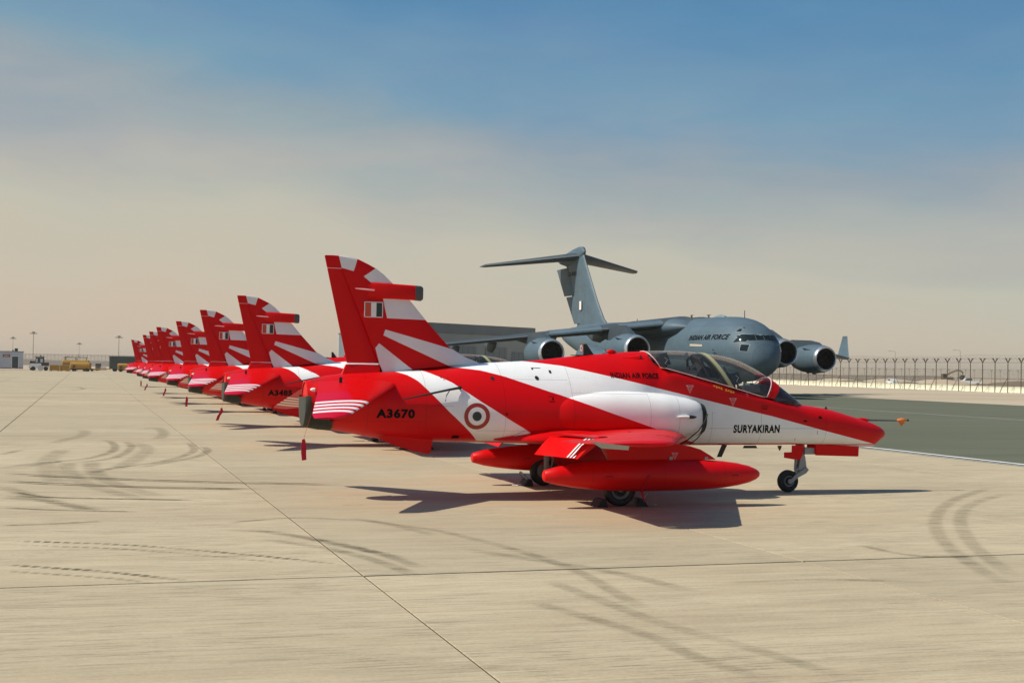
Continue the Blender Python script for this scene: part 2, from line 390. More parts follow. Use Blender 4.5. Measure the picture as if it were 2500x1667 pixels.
# ------------------------------------------------------------------ ground
def concrete():
    m = bpy.data.materials.new('broomed_concrete'); m.use_nodes = True; t = NT(m.node_tree)
    b = t.n('ShaderNodeBsdfPrincipled'); o = t.n('ShaderNodeOutputMaterial'); t.link(b.outputs[0], o.inputs[0])
    pos = t.n('ShaderNodeNewGeometry').outputs['Position']
    rot = t.n('ShaderNodeVectorRotate', rotation_type='Z_AXIS'); t.link(pos, rot.inputs['Vector']); rot.inputs['Angle'].default_value = -HEAD + R(2.5)
    p = rot.outputs[0]
    big = t.noise(t.scale(p, (.5, 1.0, 1)), .22, 4, .55)
    st1 = t.noise(t.scale(p, (.35, 3.2, 1)), .9, 6, .62, .15)
    st2 = t.noise(t.scale(p, (.6, 9, 1)), 1.1, 5, .66, .3)
    st3 = t.noise(t.scale(p, (1.0, 17, 1)), 1.5, 3, .6, .2)
    st4 = t.noise(t.scale(p, (1.3, 13, 1)), 2.3, 3, .6, .2)
    blot = t.noise(t.scale(p, (.8, 1.6, 1)), .75, 5, .68, .6)
    gr = t.noise(t.scale(p, (1, 1.5, 1)), 21, 4, .8); gr2 = t.noise(p, 70, 3, .8)
    c = t.ramp(t.m('ADD', t.m('MULTIPLY', st1, .45), t.m('MULTIPLY', big, .55)), [(0.34, (.380, .300, .194)), (.46, (.460, .373, .242)), (.56, (.515, .425, .280)), (.70, (.575, .482, .325))])
    c = t.mix(t.mapr(blot, .50, .68, 0, .36), c, (.350, .285, .192, 1))
    c = t.mix(t.mapr(blot, .42, .28, 0, .30), c, (.60, .53, .37, 1))
    c = t.mix(t.mapr(st2, .52, .66, 0, .50), c, (.285, .240, .162, 1))
    msk = t.mapr(t.noise(t.scale(p, (.5, 1.2, 1)), .5, 3, .5), .40, .60, .25, 1)
    c = t.mix(t.m('MULTIPLY', msk, t.mapr(st3, .565, .625, 0, .75)), c, (.205, .168, .115, 1))
    c = t.mix(t.m('MULTIPLY', msk, t.mapr(st4, .60, .66, 0, .50)), c, (.24, .20, .14, 1))
    c = t.mix(t.m('MULTIPLY', msk, t.mapr(st3, .42, .36, 0, .45)), c, (.56, .50, .36, 1))
    c = t.mix(t.mapr(gr, .54, .70, 0, .42), c, (.24, .205, .145, 1))
    c = t.mix(t.mapr(gr, .46, .32, 0, .38), c, (.60, .54, .40, 1))
    c = t.mix(t.mapr(gr2, .60, .72, 0, .35), c, (.20, .17, .12, 1))
    rnd = t.n('ShaderNodeObjectInfo').outputs['Random']
    c = t.mix(t.mapr(rnd, 0, 1, 0, .26), c, (.33, .285, .20, 1))
    # rust coloured tint where the jets stand
    x, y, z = t.xyz(p)
    wob = t.noise(t.scale(p, (.4, 1.2, 1)), .8, 3)
    rust = t.m('MULTIPLY', t.mapr(x, 1.0, 4.5, 0, 1, True), t.mapr(x, 12.5, 9.0, 0, 1, True))
    c = t.mix(t.m('MULTIPLY', t.m('MULTIPLY', rust, t.mapr(wob, .42, .68, 0, .55)), t.mapr(y, 15.5, 18.5, 0, 1, True)), c, (.46, .31, .18, 1))
    t.link(c, b.inputs['Base Color']); b.inputs['Roughness'].default_value = .85; b.inputs['Specular IOR Level'].default_value = .25
    bn = t.n('ShaderNodeBump'); bn.inputs['Strength'].default_value = .35; bn.inputs['Distance'].default_value = .004
    t.link(t.m('ADD', st3, t.m('MULTIPLY', gr, .8)), bn.inputs['Height']); t.link(bn.outputs[0], b.inputs['Normal'])
    return m
M['concrete'] = concrete()
M['sealant'] = pbr('joint_sealant', (.085, .066, .045), .95, dirt=.5, dscale=1.5, spec=.1)
def ground_mat(name, c0, c1, c2, sc=.05, rough=.9, aniso=(1, 1, 1), bumpy=0.0):
    m = bpy.data.materials.new(name); m.use_nodes = True; t = NT(m.node_tree)
    b = t.n('ShaderNodeBsdfPrincipled'); o = t.n('ShaderNodeOutputMaterial'); t.link(b.outputs[0], o.inputs[0])
    pos = t.n('ShaderNodeNewGeometry').outputs['Position']
    rot = t.n('ShaderNodeVectorRotate', rotation_type='Z_AXIS'); t.link(pos, rot.inputs['Vector']); rot.inputs['Angle'].default_value = -HEAD
    p = t.scale(rot.outputs[0], aniso)
    n = t.noise(p, sc, 6, .65, .2); g = t.noise(rot.outputs[0], 18, 4, .75)
    c = t.ramp(n, [(.32, c0), (.5, c1), (.68, c2)])
    c = t.mix(t.mapr(g, .55, .8, 0, .25), c, (*[q * .6 for q in c1], 1))
    t.link(c, b.inputs['Base Color']); b.inputs['Roughness'].default_value = rough; b.inputs['Specular IOR Level'].default_value = .2
    return m
M['sand'] = ground_mat('desert_sand', (.40, .32, .22), (.46, .37, .265), (.51, .42, .30), .03)
M['shoulder'] = ground_mat('pale_shoulder_concrete', (.42, .335, .235), (.47, .385, .27), (.52, .43, .31), .06, .85, (.25, 1, 1))
M['asphalt'] = ground_mat('green_grey_asphalt', (.103, .110, .072), (.120, .126, .083), (.138, .142, .098), .22, .85, (.25, 1.6, 1))
M['asphalt_dark'] = ground_mat('dark_asphalt_band', (.06, .06, .05), (.075, .075, .062), (.09, .09, .075), .5)
M['outer'] = ground_mat('plain_apron_concrete', (.40, .32, .22), (.44, .355, .245), (.48, .395, .275), .12, .85, (.3, 2, 1))
M['line'] = ground_mat('worn_white_line', (.55, .54, .50), (.70, .69, .65), (.76, .75, .71), 1.2, .7)
M['line_tan'] = ground_mat('faded_tan_line', (.20, .20, .15), (.27, .26, .20), (.32, .31, .24), 1.2, .8)

def sheet(name, x0, x1, y0, y1, z, mat, rz=HEAD, parent=None, kind='structure'):
    mb = MB(); b = 0
    mb.v = [(x0, y0, z), (x1, y0, z), (x1, y1, z), (x0, y1, z)]; mb.face((0, 1, 2, 3))
    o = mb.build(name, mat, parent, smooth=False, rz=0 if parent else rz)
    if not parent: o['kind'] = kind
    return o
# in this rotated frame: x runs along the jets, y runs down the row (away from the camera)
g = sheet('ground', -2500, 2500, -2500, 2500, -.06, M['sand'], rz=0)
apron = empty('apron', (0, 0, 0), HEAD); apron['kind'] = 'structure'
sheet('joint_bed', -35.0, 22.12, -40, 249.6, -.011, M['sealant'], parent=apron)
sheet('outer_paving', -260, -35.0, -40, 330, -.012, M['outer'], parent=apron)
sheet('far_paving', -35.0, 22.12, 249.6, 330, -.012, M['outer'], parent=apron)
JX, JY, DX, DY, GAP = 2.82, 13.42, 5.25, 26.25, .024
def slab_mesh(w_, d_):
    mb = MB(); g_ = GAP / 2; e = .003
    a = (g_, .027, w_ - g_, d_ - .027)
    top = [(a[0] + e, a[1] + e, 0), (a[2] - e, a[1] + e, 0), (a[2] - e, a[3] - e, 0), (a[0] + e, a[3] - e, 0)]
    mid = [(a[0], a[1], -e), (a[2], a[1], -e), (a[2], a[3], -e), (a[0], a[3], -e)]
    bot = [(q[0], q[1], -.05) for q in mid]
    mb.grid([bot, mid, top], True, True, True)
    return mb.mesh('slab', M['concrete'], smooth=False)
slabA = slab_mesh(DX, DY); slabB = slab_mesh(22.12 - (JX + 3 * DX), DY)
for i in range(-7, 4):
    for j in range(-2, 9):
        link('slab', slabB if i == 3 else slabA, apron, (JX + i * DX, JY + j * DY, random.uniform(-.0015, .0015)))
# taxiway
tw = empty('taxiway', (0, 0, 0), HEAD); tw['kind'] = 'structure'
sheet('asphalt', 22.12, 69.5, -60, 700, -.010, M['asphalt'], parent=tw)
sheet('edge_band', 22.14, 22.62, -60, 700, -.006, M['asphalt_dark'], parent=tw)
sheet('edge_line', 22.62, 22.86, -60, 700, -.002, M['line'], parent=tw)
sheet('thin_line', 22.28, 22.36, -60, 700, -.002, M['line'], parent=tw)
sheet('faded_line', 46.0, 46.45, -60, 700, -.005, M['line_tan'], parent=tw)
sheet('shoulder', 69.5, 132, -80, 900, -.008, M['shoulder']); bpy.data.objects['shoulder']['kind'] = 'structure'
sheet('shoulder_line', 69.5, 69.75, -80, 900, -.002, M['line_tan']); bpy.data.objects['shoulder_line']['kind'] = 'structure'

# tyre marks: thin worn rubber traces, uneven and see-through
def mark_mat():
    m = bpy.data.materials.new('rubber_trace'); m.use_nodes = True; t = NT(m.node_tree)
    o = t.n('ShaderNodeOutputMaterial'); uv = t.n('ShaderNodeUVMap').outputs[0]; u, v, _ = t.xyz(uv)
    pos = t.n('ShaderNodeNewGeometry').outputs['Position']
    edge = t.m('MULTIPLY', t.mapr(v, 0, .35, 0, 1, True), t.mapr(v, 1, .65, 0, 1, True))
    edge = t.m('MULTIPLY', edge, t.m('MULTIPLY', t.mapr(u, 0, .12, 0, 1, True), t.mapr(u, 1, .85, 0, 1, True)))
    n = t.mapr(t.noise(t.scale(pos, (.6, 2.5, 1)), 1.6, 6, .75), .36, .62); n3 = t.mapr(t.noise(pos, 22, 4, .8), .25, .7, .35, 1)
    a = t.m('MULTIPLY', t.m('MULTIPLY', edge, t.m('MAXIMUM', n, .25)), t.m('MULTIPLY', n3, t.n('ShaderNodeAttribute', attribute_name='depth').outputs['Fac']))
    tr = t.n('ShaderNodeBsdfTransparent'); d = t.n('ShaderNodeBsdfDiffuse'); d.inputs[0].default_value = (.125, .108, .075, 1)
    mx = t.n('ShaderNodeMixShader'); t.link(t.m('MINIMUM', a, .85), mx.inputs[0]); t.link(tr.outputs[0], mx.inputs[1]); t.link(d.outputs[0], mx.inputs[2])
    t.link(mx.outputs[0], o.inputs[0]); return m
M['mark'] = mark_mat()
def smooth_path(pts, n=8):
    out = []
    P = [Vector((p[0], p[1], 0)) for p in pts]
    for i in range(len(P) - 1):
        p0 = P[max(i - 1, 0)]; p1 = P[i]; p2 = P[i + 1]; p3 = P[min(i + 2, len(P) - 1)]
        for k in range(n):
            t_ = k / n; out.append(.5 * ((2 * p1) + (p2 - p0) * t_ + (2 * p0 - 5 * p1 + 4 * p2 - p3) * t_ ** 2 + (3 * p1 - p0 - 3 * p2 + p3) * t_ ** 3))
    out.append(P[-1]); return out
_mk = [0]
def tyre_mark(pts, width, depth, tread=False):
    path = smooth_path(pts, 10); z = .003 + .0006 * (_mk[0] % 9); _mk[0] += 1
    L = [0]
    for a, b in zip(path, path[1:]): L.append(L[-1] + (b - a).length)
    me = bpy.data.meshes.new('tyre_mark'); V = []; F = []; UV = []
    def at(s_):
        for i in range(len(L) - 1):
            if L[i + 1] >= s_: break
        f = (s_ - L[i]) / max(1e-6, L[i + 1] - L[i]); p = path[i].lerp(path[i + 1], f); t_ = (path[i + 1] - path[i]).normalized()
        return p, Vector((-t_.y, t_.x, 0))
    def strip(sa, sb, n):
        for k in range(n):
            a, na = at(sa + (sb - sa) * k / n); b, nb = at(sa + (sb - sa) * (k + 1) / n)
            i = len(V)
            for p, nn, sg in ((a, na, -1), (a, na, 1), (b, nb, 1), (b, nb, -1)): q = p + nn * sg * width / 2; V.append((q.x, q.y, z))
            F.append((i, i + 1, i + 2, i + 3)); ua = (sa + (sb - sa) * k / n) / L[-1]; ub = (sa + (sb - sa) * (k + 1) / n) / L[-1]
            UV.extend([(ua, 0), (ua, 1), (ub, 1), (ub, 0)])
    if tread:
        s_ = 0
        while s_ < L[-1] - .12: strip(s_, s_ + .085, 1); s_ += .125
    else: strip(0, L[-1], max(12, int(L[-1] / .3)))
    me.from_pydata(V, [], F); uvl = me.uv_layers.new(name='UVMap')
    for i, q in enumerate(UV): uvl.data[i].uv = q
    at_ = me.attributes.new('depth', 'FLOAT', 'POINT'); at_.data.foreach_set('value', [depth] * len(V))
    me.materials.append(M['mark'])
    o = link('tyre_mark', me, apron); o.matrix_parent_inverse = Matrix.Rotation(HEAD, 4, 'Z').inverted()
MARKS = [[(-11.37, 36.06), (-10.69, 34.77), (-9.95, 32.62), (-9.59, 30.92), (-9.48, 29.09), (-9.83, 27.79), (-9.91, 25.65)], [(-10.6, 35.54), (-9.94, 33.95), (-9.52, 32.44), (-9.13, 30.5), (-9.02, 28.96), (-9.55, 27.19)], [(-8.92, 35.71), (-8.26, 33.78), (-7.84, 32.01), (-7.66, 30.09), (-7.72, 28.33), (-8.17, 26.46), (-8.17, 24.56)], [(-8.14, 34.16), (-7.63, 32.68), (-7.36, 30.98), (-7.36, 29.64), (-7.68, 27.0), (-7.75, 26.56)], [(-9.67, 28.3), (-8.97, 26.27), (-8.25, 24.54), (-7.5, 23.05), (-6.3, 21.29), (-5.55, 20.43)], [(-9.16, 28.43), (-8.5, 26.38), (-7.78, 24.64), (-7.03, 23.14), (-6.01, 21.61), (-5.44, 20.94)], [(-9.83, 24.98), (-6.57, 24.14), (-2.93, 23.98)], [(-9.72, 24.71), (-6.5, 23.89), (-2.9, 23.74)], [(-9.2, 23.39), (-6.21, 22.82), (-4.28, 22.85)], [(-9.08, 23.09), (-6.15, 22.6), (-4.25, 22.68)], [(-8.18, 20.81), (-6.64, 20.72), (-4.89, 20.74)], [(-8.83, 22.47), (-7.26, 20.36), (-5.86, 19.04)], [(-11.72, 29.78), (-11.85, 31.45)], [(-36.6, 98.7), (-33.91, 94.54), (-31.99, 93.28), (-32.5, 98.22), (-35.01, 104.67), (-36.68, 106.94), (-36.49, 104.54)], [(-6.13, 15.74), (-4.64, 15.58), (-3.05, 14.99), (-1.76, 14.32)], [(-6.03, 15.4), (-4.53, 15.23), (-2.98, 14.62), (-2.34, 14.35)], [(-5.44, 13.91), (-4.22, 13.58), (-3.08, 13.02)], [(-5.29, 13.51), (-4.1, 13.2), (-3.48, 12.89)], [(-2.16, 18.45), (-0.99, 17.49), (0.07, 15.79), (0.74, 14.24), (1.09, 12.78), (1.33, 11.79)], [(-3.52, 17.25), (-2.21, 16.15), (-1.34, 14.96), (-0.88, 14.05)], [(9.79, 26.15), (8.19, 23.58), (7.24, 21.66), (6.52, 19.82), (6.0, 18.09), (5.68, 16.66), (5.43, 15.03), (5.25, 13.17)], [(9.7, 24.86), (8.55, 23.33), (7.67, 21.74), (6.97, 20.01), (6.45, 18.35), (6.03, 16.7), (5.73, 15.07), (5.55, 13.95)], [(0.39, 13.6), (1.01, 12.17), (1.39, 11.3), (1.87, 10.56), (2.18, 10.02), (2.54, 9.36)], [(0.19, 12.36), (0.93, 11.26), (1.25, 10.71), (1.45, 10.08), (1.81, 9.49), (1.96, 9.27)]]
EXTRA =  [[(-11.92, 41.8), (-11.74, 42.96), (-10.64, 39.77), (-10.07, 36.9), (-10.52, 36.74)], [(-13.94, 41.02), (-13.24, 40.27), (-12.5, 37.74), (-12.32, 36.14), (-12.03, 33.99)], [(-10.23, 35.29), (-9.2, 32.85), (-8.5, 29.6), (-8.11, 26.89), (-8.11, 25.68)], [(-10.22, 25.98), (-10.08, 27.28), (-9.7, 28.3)], [(-7.53, 19.18), (-6.55, 19.03), (-5.39, 19.01)], [(-8.18, 21.47), (-7.43, 20.82), (-6.36, 20.65)], [(-8.13, 20.69), (-7.18, 20.14), (-6.01, 18.91)], [(-11.08, 32.29), (-10.07, 28.2), (-8.64, 24.45), (-7.76, 22.69)], [(-3.84, 17.12), (-3.13, 17.04), (-2.33, 16.22), (-1.12, 14.8)], [(-3.12, 16.35), (-2.12, 15.54), (-1.4, 14.53), (-0.94, 13.61)], [(-2.37, 18.75), (-1.76, 18.21), (-0.96, 17.0)], [(-6.73, 17.16), (-6.14, 17.44), (-5.56, 17.83)], [(-3.89, 17.88), (-3.06, 18.64), (-2.02, 18.38)], [(-3.86, 10.63), (-3.21, 10.84), (-2.37, 10.99)], [(4.54, 16.83), (4.95, 15.94), (5.79, 15.9)], [(-0.62, 15.82), (0.22, 15.06), (1.16, 14.15), (1.93, 12.92)], [(2.21, 13.58), (3.39, 13.94), (4.67, 13.85)]]
EX = [(.5,.40),(.5,.34),(.55,.34),(.4,.45),(.12,1.2),(.12,1.1),(.35,.6),(.6,.34),(.26,.5),(.26,.45),(.26,.45),(.18,.7),(.2,.5),(.15,.0),(.2,.6),(.3,.4),(.15,.5)]
for p, (a_, b_) in zip(EXTRA, EX):
    if b_ > 0: tyre_mark(p, a_, b_)
for i, p in enumerate(MARKS):
    wd, dp, tr = .30, .55, False
    if i in (6, 7, 8, 9, 10): wd, dp = .13, 1.7
    if i == 11: wd, dp = .45, .4
    if i in (4, 5): wd, dp = .5, .38
    if i == 13: wd, dp = .55, .5
    if i in (14, 16): wd, dp, tr = .16, 1.0, True
    if i in (15, 17): wd, dp, tr = .14, .5, True
    if i in (18, 19): wd, dp = .24, .42
    if i in (20, 21): wd, dp = .30, .36
    if i in (22, 23): wd, dp = .26, .38
    tyre_mark(p, wd, dp, tr)

# ------------------------------------------------------------------ the jet
def tz(u, z): return .87 + .96 * (z - .87) + .0045 * (u - 1)
HULL = [(-4.87,2.03,1.23,.36,1.63,2,2),(-4.6,2.10,1.19,.42,1.64,2,2),(-4.2,2.148,1.115,.50,1.62,2,2.2),(-3.75,2.174,1.03,.57,1.58,2,2.4),
(-2.8,2.235,.965,.68,1.55,2,2.6),(-1.9,2.35,.945,.76,1.5,1.8,2.8),(-.9,2.42,.92,.80,1.5,1.6,3),(0,2.525,.90,.82,1.5,1.5,3),(.62,2.575,.885,.78,1.5,1.5,3),
(1.0,2.61,.875,.68,1.5,1.7,3),(1.22,2.615,.87,.58,1.5,2.0,3),(1.32,2.45,.87,.54,1.5,2.6,3),(1.44,2.31,.87,.52,1.5,5,3),(1.7,2.25,.87,.50,1.5,8,3),(2.5,2.045,.87,.48,1.45,8,3),(3.3,1.83,.87,.46,1.4,8,3),(3.6,1.765,.87,.45,1.38,7,3),
(4.0,1.70,.87,.43,1.35,4.5,3),(4.46,1.645,.87,.40,1.3,2.4,2.8),(5.06,1.555,.86,.345,1.25,2.1,2.6),(5.66,1.40,.83,.275,1.15,2,2.4),(6.0,1.305,.815,.215,1.08,2,2.2),(6.11,1.265,.84,.19,1.08,2,2),(6.228,1.217,.94,.145,1.08,2,2),(6.32,1.155,.99,.085,1.075,2,2),(6.36,1.10,1.05,.02,1.075,2,2)]
NAC = [(-.9,.5,.25,1.45,.25),(-.4,.5,.37,1.45,.40),(.3,.55,.40,1.45,.45),(1.2,.60,.42,1.43,.43),(1.7,.62,.38,1.42,.37),(1.95,.63,.32,1.40,.32),(2.05,.63,.25,1.40,.26)]
HULL = [(u * .9815, tz(u, a), tz(u, b), w_, tz(u, m_), p, q) for u, a, b, w_, m_, p, q in HULL]
NAC = [(u * .9815, vc, b, tz(u, z), h * .96) for u, vc, b, z, h in NAC]
def pch(T, u):
    if u <= T[0][0]: return T[0]
    if u >= T[-1][0]: return T[-1]
    for i in range(len(T) - 1):
        if T[i][0] <= u <= T[i + 1][0]: break
    a, b = T[i], T[i + 1]; h = b[0] - a[0]; t = (u - a[0]) / h; out = [u]
    for k in range(1, len(a)):
        def sl(j):
            if j <= 0: return (T[1][k] - T[0][k]) / (T[1][0] - T[0][0])
            if j >= len(T) - 1: return (T[-1][k] - T[-2][k]) / (T[-1][0] - T[-2][0])
            d0 = (T[j][k] - T[j-1][k]) / (T[j][0] - T[j-1][0]); d1 = (T[j+1][k] - T[j][k]) / (T[j+1][0] - T[j][0])
            return 0 if d0 * d1 <= 0 else 2 * d0 * d1 / (d0 + d1)
        m0, m1 = sl(i), sl(i + 1); t2 = t * t; t3 = t2 * t
        out.append((2*t3 - 3*t2 + 1) * a[k] + (t3 - 2*t2 + t) * h * m0 + (-2*t3 + 3*t2) * b[k] + (t3 - t2) * h * m1)
    return out
def hull_ring(u, n=56, grow=0.0):
    _, zt, zb, w_, zm, pu, pl = pch(HULL, u); ring = []
    for k in range(n):
        a = 2 * math.pi * k / n; c, s_ = math.cos(a), math.sin(a)
        p = pu if s_ > 0 else pl
        ring.append((u, sgn(c, 2 / p) * (w_ + grow), zm + sgn(s_, 2 / p) * ((zt - zm) if s_ > 0 else (zm - zb)) + grow * s_))
    return ring
def nac_ring(u, side, n=32, shrink=1.0):
    _, vc, b, zc, h = pch(NAC, u)
    return [(u, side * vc + sgn(math.cos(2*math.pi*k/n), 2/2.4) * b * shrink, zc + sgn(math.sin(2*math.pi*k/n), 2/2.4) * h * shrink) for k in range(n)]
def stations(T, step):
    out = [];
    for i in range(len(T) - 1):
        n = max(1, int(round((T[i+1][0] - T[i][0]) / step)))
        out += [T[i][0] + (T[i+1][0] - T[i][0]) * k / n for k in range(n)]
    return out + [T[-1][0]]
def foil(n=12):
    xs = [.5 * (1 - math.cos(math.pi * i / n)) for i in range(n + 1)]
    th = [5 * (.2969 * math.sqrt(x) - .126 * x - .3516 * x * x + .2843 * x ** 3 - .1036 * x ** 4) for x in xs]
    return xs, th
def wing_mb(mb, secs, vertical=False, n=12, cap=True):
    """secs = (span, le_x, chord, thickness_abs, offset). Horizontal: span = y, offset = z; vertical: span = z, offset = y"""
    xs, th = foil(n); rings = []
    for sp, le, ch, tk, off in secs:
        ring = []
        for i in range(n + 1): ring.append((le - xs[i] * ch, th[i] * tk))
        for i in range(n - 1, 0, -1): ring.append((le - xs[i] * ch, -th[i] * tk))
        rings.append([(x, q + off, sp) if vertical else (x, sp, q + off) for x, q in ring])
    mb.grid(rings, True, cap, cap); return mb
def project(me, bvh, off=.004, y0=-3.0, dy=1):
    for v in me.vertices:
        hit = bvh.ray_cast(Vector((v.co.x, y0, v.co.z)), Vector((0, dy, 0)))
        if hit[0] is not None: v.co = hit[0] + hit[1] * (off if hit[1].y < 0 else -off)
def text_mesh(txt, x0, x1, z0, z1, mat, shear=0.0, bold=.012, y=-2.5, tilt=0.0):
    cu = bpy.data.curves.new('t', 'FONT'); cu.body = txt; cu.size = 1; cu.offset = bold; cu.shear = shear; cu.resolution_u = 3; cu.space_character = 1.0 + bold * 2.6
    ob = bpy.data.objects.new('t', cu); COL.objects.link(ob)
    dg = bpy.context.evaluated_depsgraph_get(); me = bpy.data.meshes.new_from_object(ob.evaluated_get(dg))
    bpy.data.objects.remove(ob)
    X = [v.co.x for v in me.vertices]; Y = [v.co.y for v in me.vertices]; a, b, c, d = min(X), max(X), min(Y), max(Y)
    for v in me.vertices:
        f, g_ = (v.co.x - a) / (b - a), (v.co.y - c) / (d - c)
        v.co = (x0 + f * (x1 - x0), y, z0 + g_ * (z1 - z0) + tilt * f)
    bm = bmesh.new(); bm.from_mesh(me); bmesh.ops.recalc_face_normals(bm, faces=bm.faces); bm.to_mesh(me); bm.free()
    me.materials.clear(); me.materials.append(mat); return me
def disc_mb(mb, cx, cz, r0, r1, n=40, y=-2.5):
    rings = [[(cx + r * math.cos(2*math.pi*k/n), y, cz + r * math.sin(2*math.pi*k/n)) for k in range(n)] for r in (r0, (r0 + r1) / 2, r1)]
    mb.grid(rings, True); return mb
def tri_outline(cx, cz, s_, y=-2.5):
    mb = MB()
    def tri(k): return [(cx - s_ * k, y, cz + s_ * .75 * k), (cx + s_ * k, y, cz + s_ * .75 * k), (cx, y, cz - s_ * 1.15 * k)]
    mb.grid([tri(1.0), tri(.84)], True); mb.grid([tri(.5), tri(.36)], True)
    for dx in (-.72, .72): disc_mb(mb, cx + s_ * dx, cz + s_ * .6, .0, s_ * .17, 8, y)
    return mb

def make_jet():
    root = empty('jet_trainer')
    P = lambda mb, name, mat, par=root, **k: mb.build(name, mat, par, **k)
    # fuselage
    mb = MB(); mb.grid([hull_ring(u) for u in stations(HULL, .09)], True, True, True)
    fus = P(mb, 'fuselage', M['body'])
    mbn = MB()
    for sd_ in (-1, 1):
        m2 = MB(); us = stations(NAC, .08)
        rings = [nac_ring(u, sd_) for u in us]
        rings += [nac_ring(us[-1], sd_, shrink=.86), nac_ring(us[-1] - .12, sd_, shrink=.80), nac_ring(us[-1] - .35, sd_, shrink=.72)]
        m2.grid(rings, True, True, True); o = P(m2, 'air_intake', M['body'])
        if sd_ == -1: near_nac = o.data
        # black padded blank over the intake mouth
        m3 = MB(); r0 = nac_ring(2.0, sd_, shrink=1.03); r1 = [(2.035, p[1], p[2]) for p in nac_ring(2.0, sd_, shrink=1.02)]
        r2 = [(2.06, p[1], p[2]) for p in nac_ring(2.0, sd_, shrink=.86)]
        r00 = [(1.93, p[1], p[2]) for p in nac_ring(1.93, sd_, shrink=1.02)]
        m3.grid([r00, r0, r1, r2], True, False, True); ic = P(m3, 'intake_blank', M['cloth_dark'], par=o)
        m4 = MB()
        yy = sd_ * .93
        m4.tube([(2.02, sd_ * .945, 1.47), (1.95, sd_ * 1.0, 1.36), (1.83, sd_ * .98, 1.18), (1.70, sd_ * .86, 1.03), (1.62, sd_ * .72, .93)], .012, 6)
        m4.tube([(1.99, sd_ * .80, 1.14), (1.90, sd_ * .78, 1.03), (1.80, sd_ * .70, .93)], .010, 6)
        P(m4, 'strap', M['black'], par=o)
        m5 = MB(); m5.lathe([(0, .004), (.06, .022), (.16, .028), (.23, .028)], (1.385, sd_ * 1.035, 1.42), n=12); P(m5, 'light_fairing', M['white'], par=o)
        m5 = MB(); m5.lathe([(0, .028), (.07, .028), (.12, .018), (.15, .004)], (1.616, sd_ * 1.035, 1.42), n=12); P(m5, 'navigation_lamp', M['black'], par=o)
    # skin for projecting the lettering
    bm = bmesh.new(); bm.from_mesh(fus.data); bm.from_mesh(near_nac); bvh = BVHTree.FromBMesh(bm); bm.free()
    def decal(mb_or_me, name, mat, off=.004, par=fus):
        me = mb_or_me.mesh(name, mat, smooth=False) if isinstance(mb_or_me, MB) else mb_or_me
        bm = bmesh.new(); bm.from_mesh(me); bmesh.ops.triangulate(bm, faces=bm.faces)
        bmesh.ops.subdivide_edges(bm, edges=[e for e in bm.edges if e.calc_length() > .07], cuts=1); bm.to_mesh(me); bm.free()
        project(me, bvh, off); me.name = name; return link(name, me, par)
    # roundel
    for r0, r1, mt, nm in ((.150, .218, 'roundred', 'roundel_ring'), (.078, .150, 'white', 'roundel_band'), (.0, .078, 'green', 'roundel_centre')):
        decal(disc_mb(MB(), -2.11, 1.40, r0, r1), nm, M[mt], .005)
    decal(disc_mb(MB(), -2.11, 1.40, .218, .224), 'roundel_edge', M['white'], .005)
    decal(text_mesh('INDIAN AIR FORCE', .365, 1.295, 2.068, 2.165, M['letter_red'], bold=.034), 'lettering', M['letter_red'])
    decal(text_mesh('SURYAKIRAN', 2.785, 3.735, 1.118, 1.266, M['letter'], bold=.040), 'lettering', M['letter'])
    for cx, cz, s_ in ((1.891, 1.905, .075), (2.756, 1.685, .075), (3.07, 1.80, .03)):
        decal(tri_outline(cx, cz, s_), 'warning_triangle', M['pink'], .006)
    # small vents, covers and data marks
    for cx, cz, r_ in ((-1.788, 2.026, .032), (-.996, 2.045, .034), (-2.66, 2.03, .012), (-2.55, 2.02, .010), (-2.62, 1.99, .008)):
        decal(disc_mb(MB(), cx, cz, 0, r_, 16), 'vent', M['black'], .008)
    mk = MB()
    for cx, cz, wx, wz in ((-.78, 1.70, .030, .030), (-.80, 1.655, .10, .012), (-.80, 1.74, .10, .008), (3.41, 1.60, .12, .008), (3.42, 1.575, .14, .008), (3.41, 1.55, .10, .008), (4.62, 1.40, .07, .045), (4.28, 1.335, .07, .03), (-.72, 2.155, .04, .05), (-1.02, 2.2, .03, .03), (-.95, 2.215, .16, .008), (-2.42, 1.05, .12, .05), (-1.6, 1.44, .03, .03), (4.1, 1.0, .008, .05), (4.56, 1.12, .008, .07)):
        mk.v += [(cx - wx/2, -2.5, cz - wz/2), (cx + wx/2, -2.5, cz - wz/2), (cx + wx/2, -2.5, cz + wz/2), (cx - wx/2, -2.5, cz + wz/2)]
        b = len(mk.v) - 4; mk.face((b, b+1, b+2, b+3))
    decal(mk, 'data_marks', M['letter_red'])['kind'] = 'stuff'
    mk = MB()
    for k in range(9):
        cx = 2.37 + k * .048; cz = 1.962 - k * .0135; b = len(mk.v)
        if k in (4,): continue
        h_ = .018 + .01 * (k % 2)
        mk.v += [(cx, -2.5, cz - h_), (cx + .036, -2.5, cz - h_ - .01), (cx + .036, -2.5, cz + h_ * .4), (cx, -2.5, cz + h_ * .4)]; mk.face((b, b+1, b+2, b+3))
    decal(mk, 'rescue_marks', M['yellow'], .006)['kind'] = 'stuff'
    # long black tube with a knob laid against the tail side
    mb = MB(); mb.tube([(-3.35, -.62, 1.66), (-3.0, -.67, 1.74), (-2.6, -.70, 1.83), (-2.40, -.66, 1.865)], [.008, .016, .018, .022], 8)
    mb.lathe([(-.035, .005), (-.02, .03), (.0, .036), (.02, .03), (.035, .005)], (-2.39, -.65, 1.867), n=12)
    mb.tube([(-2.58, -.705, 1.82), (-2.64, -.74, 1.74), (-2.66, -.745, 1.64)], .008, 6)
    P(mb, 'blanking_tube', M['black'])
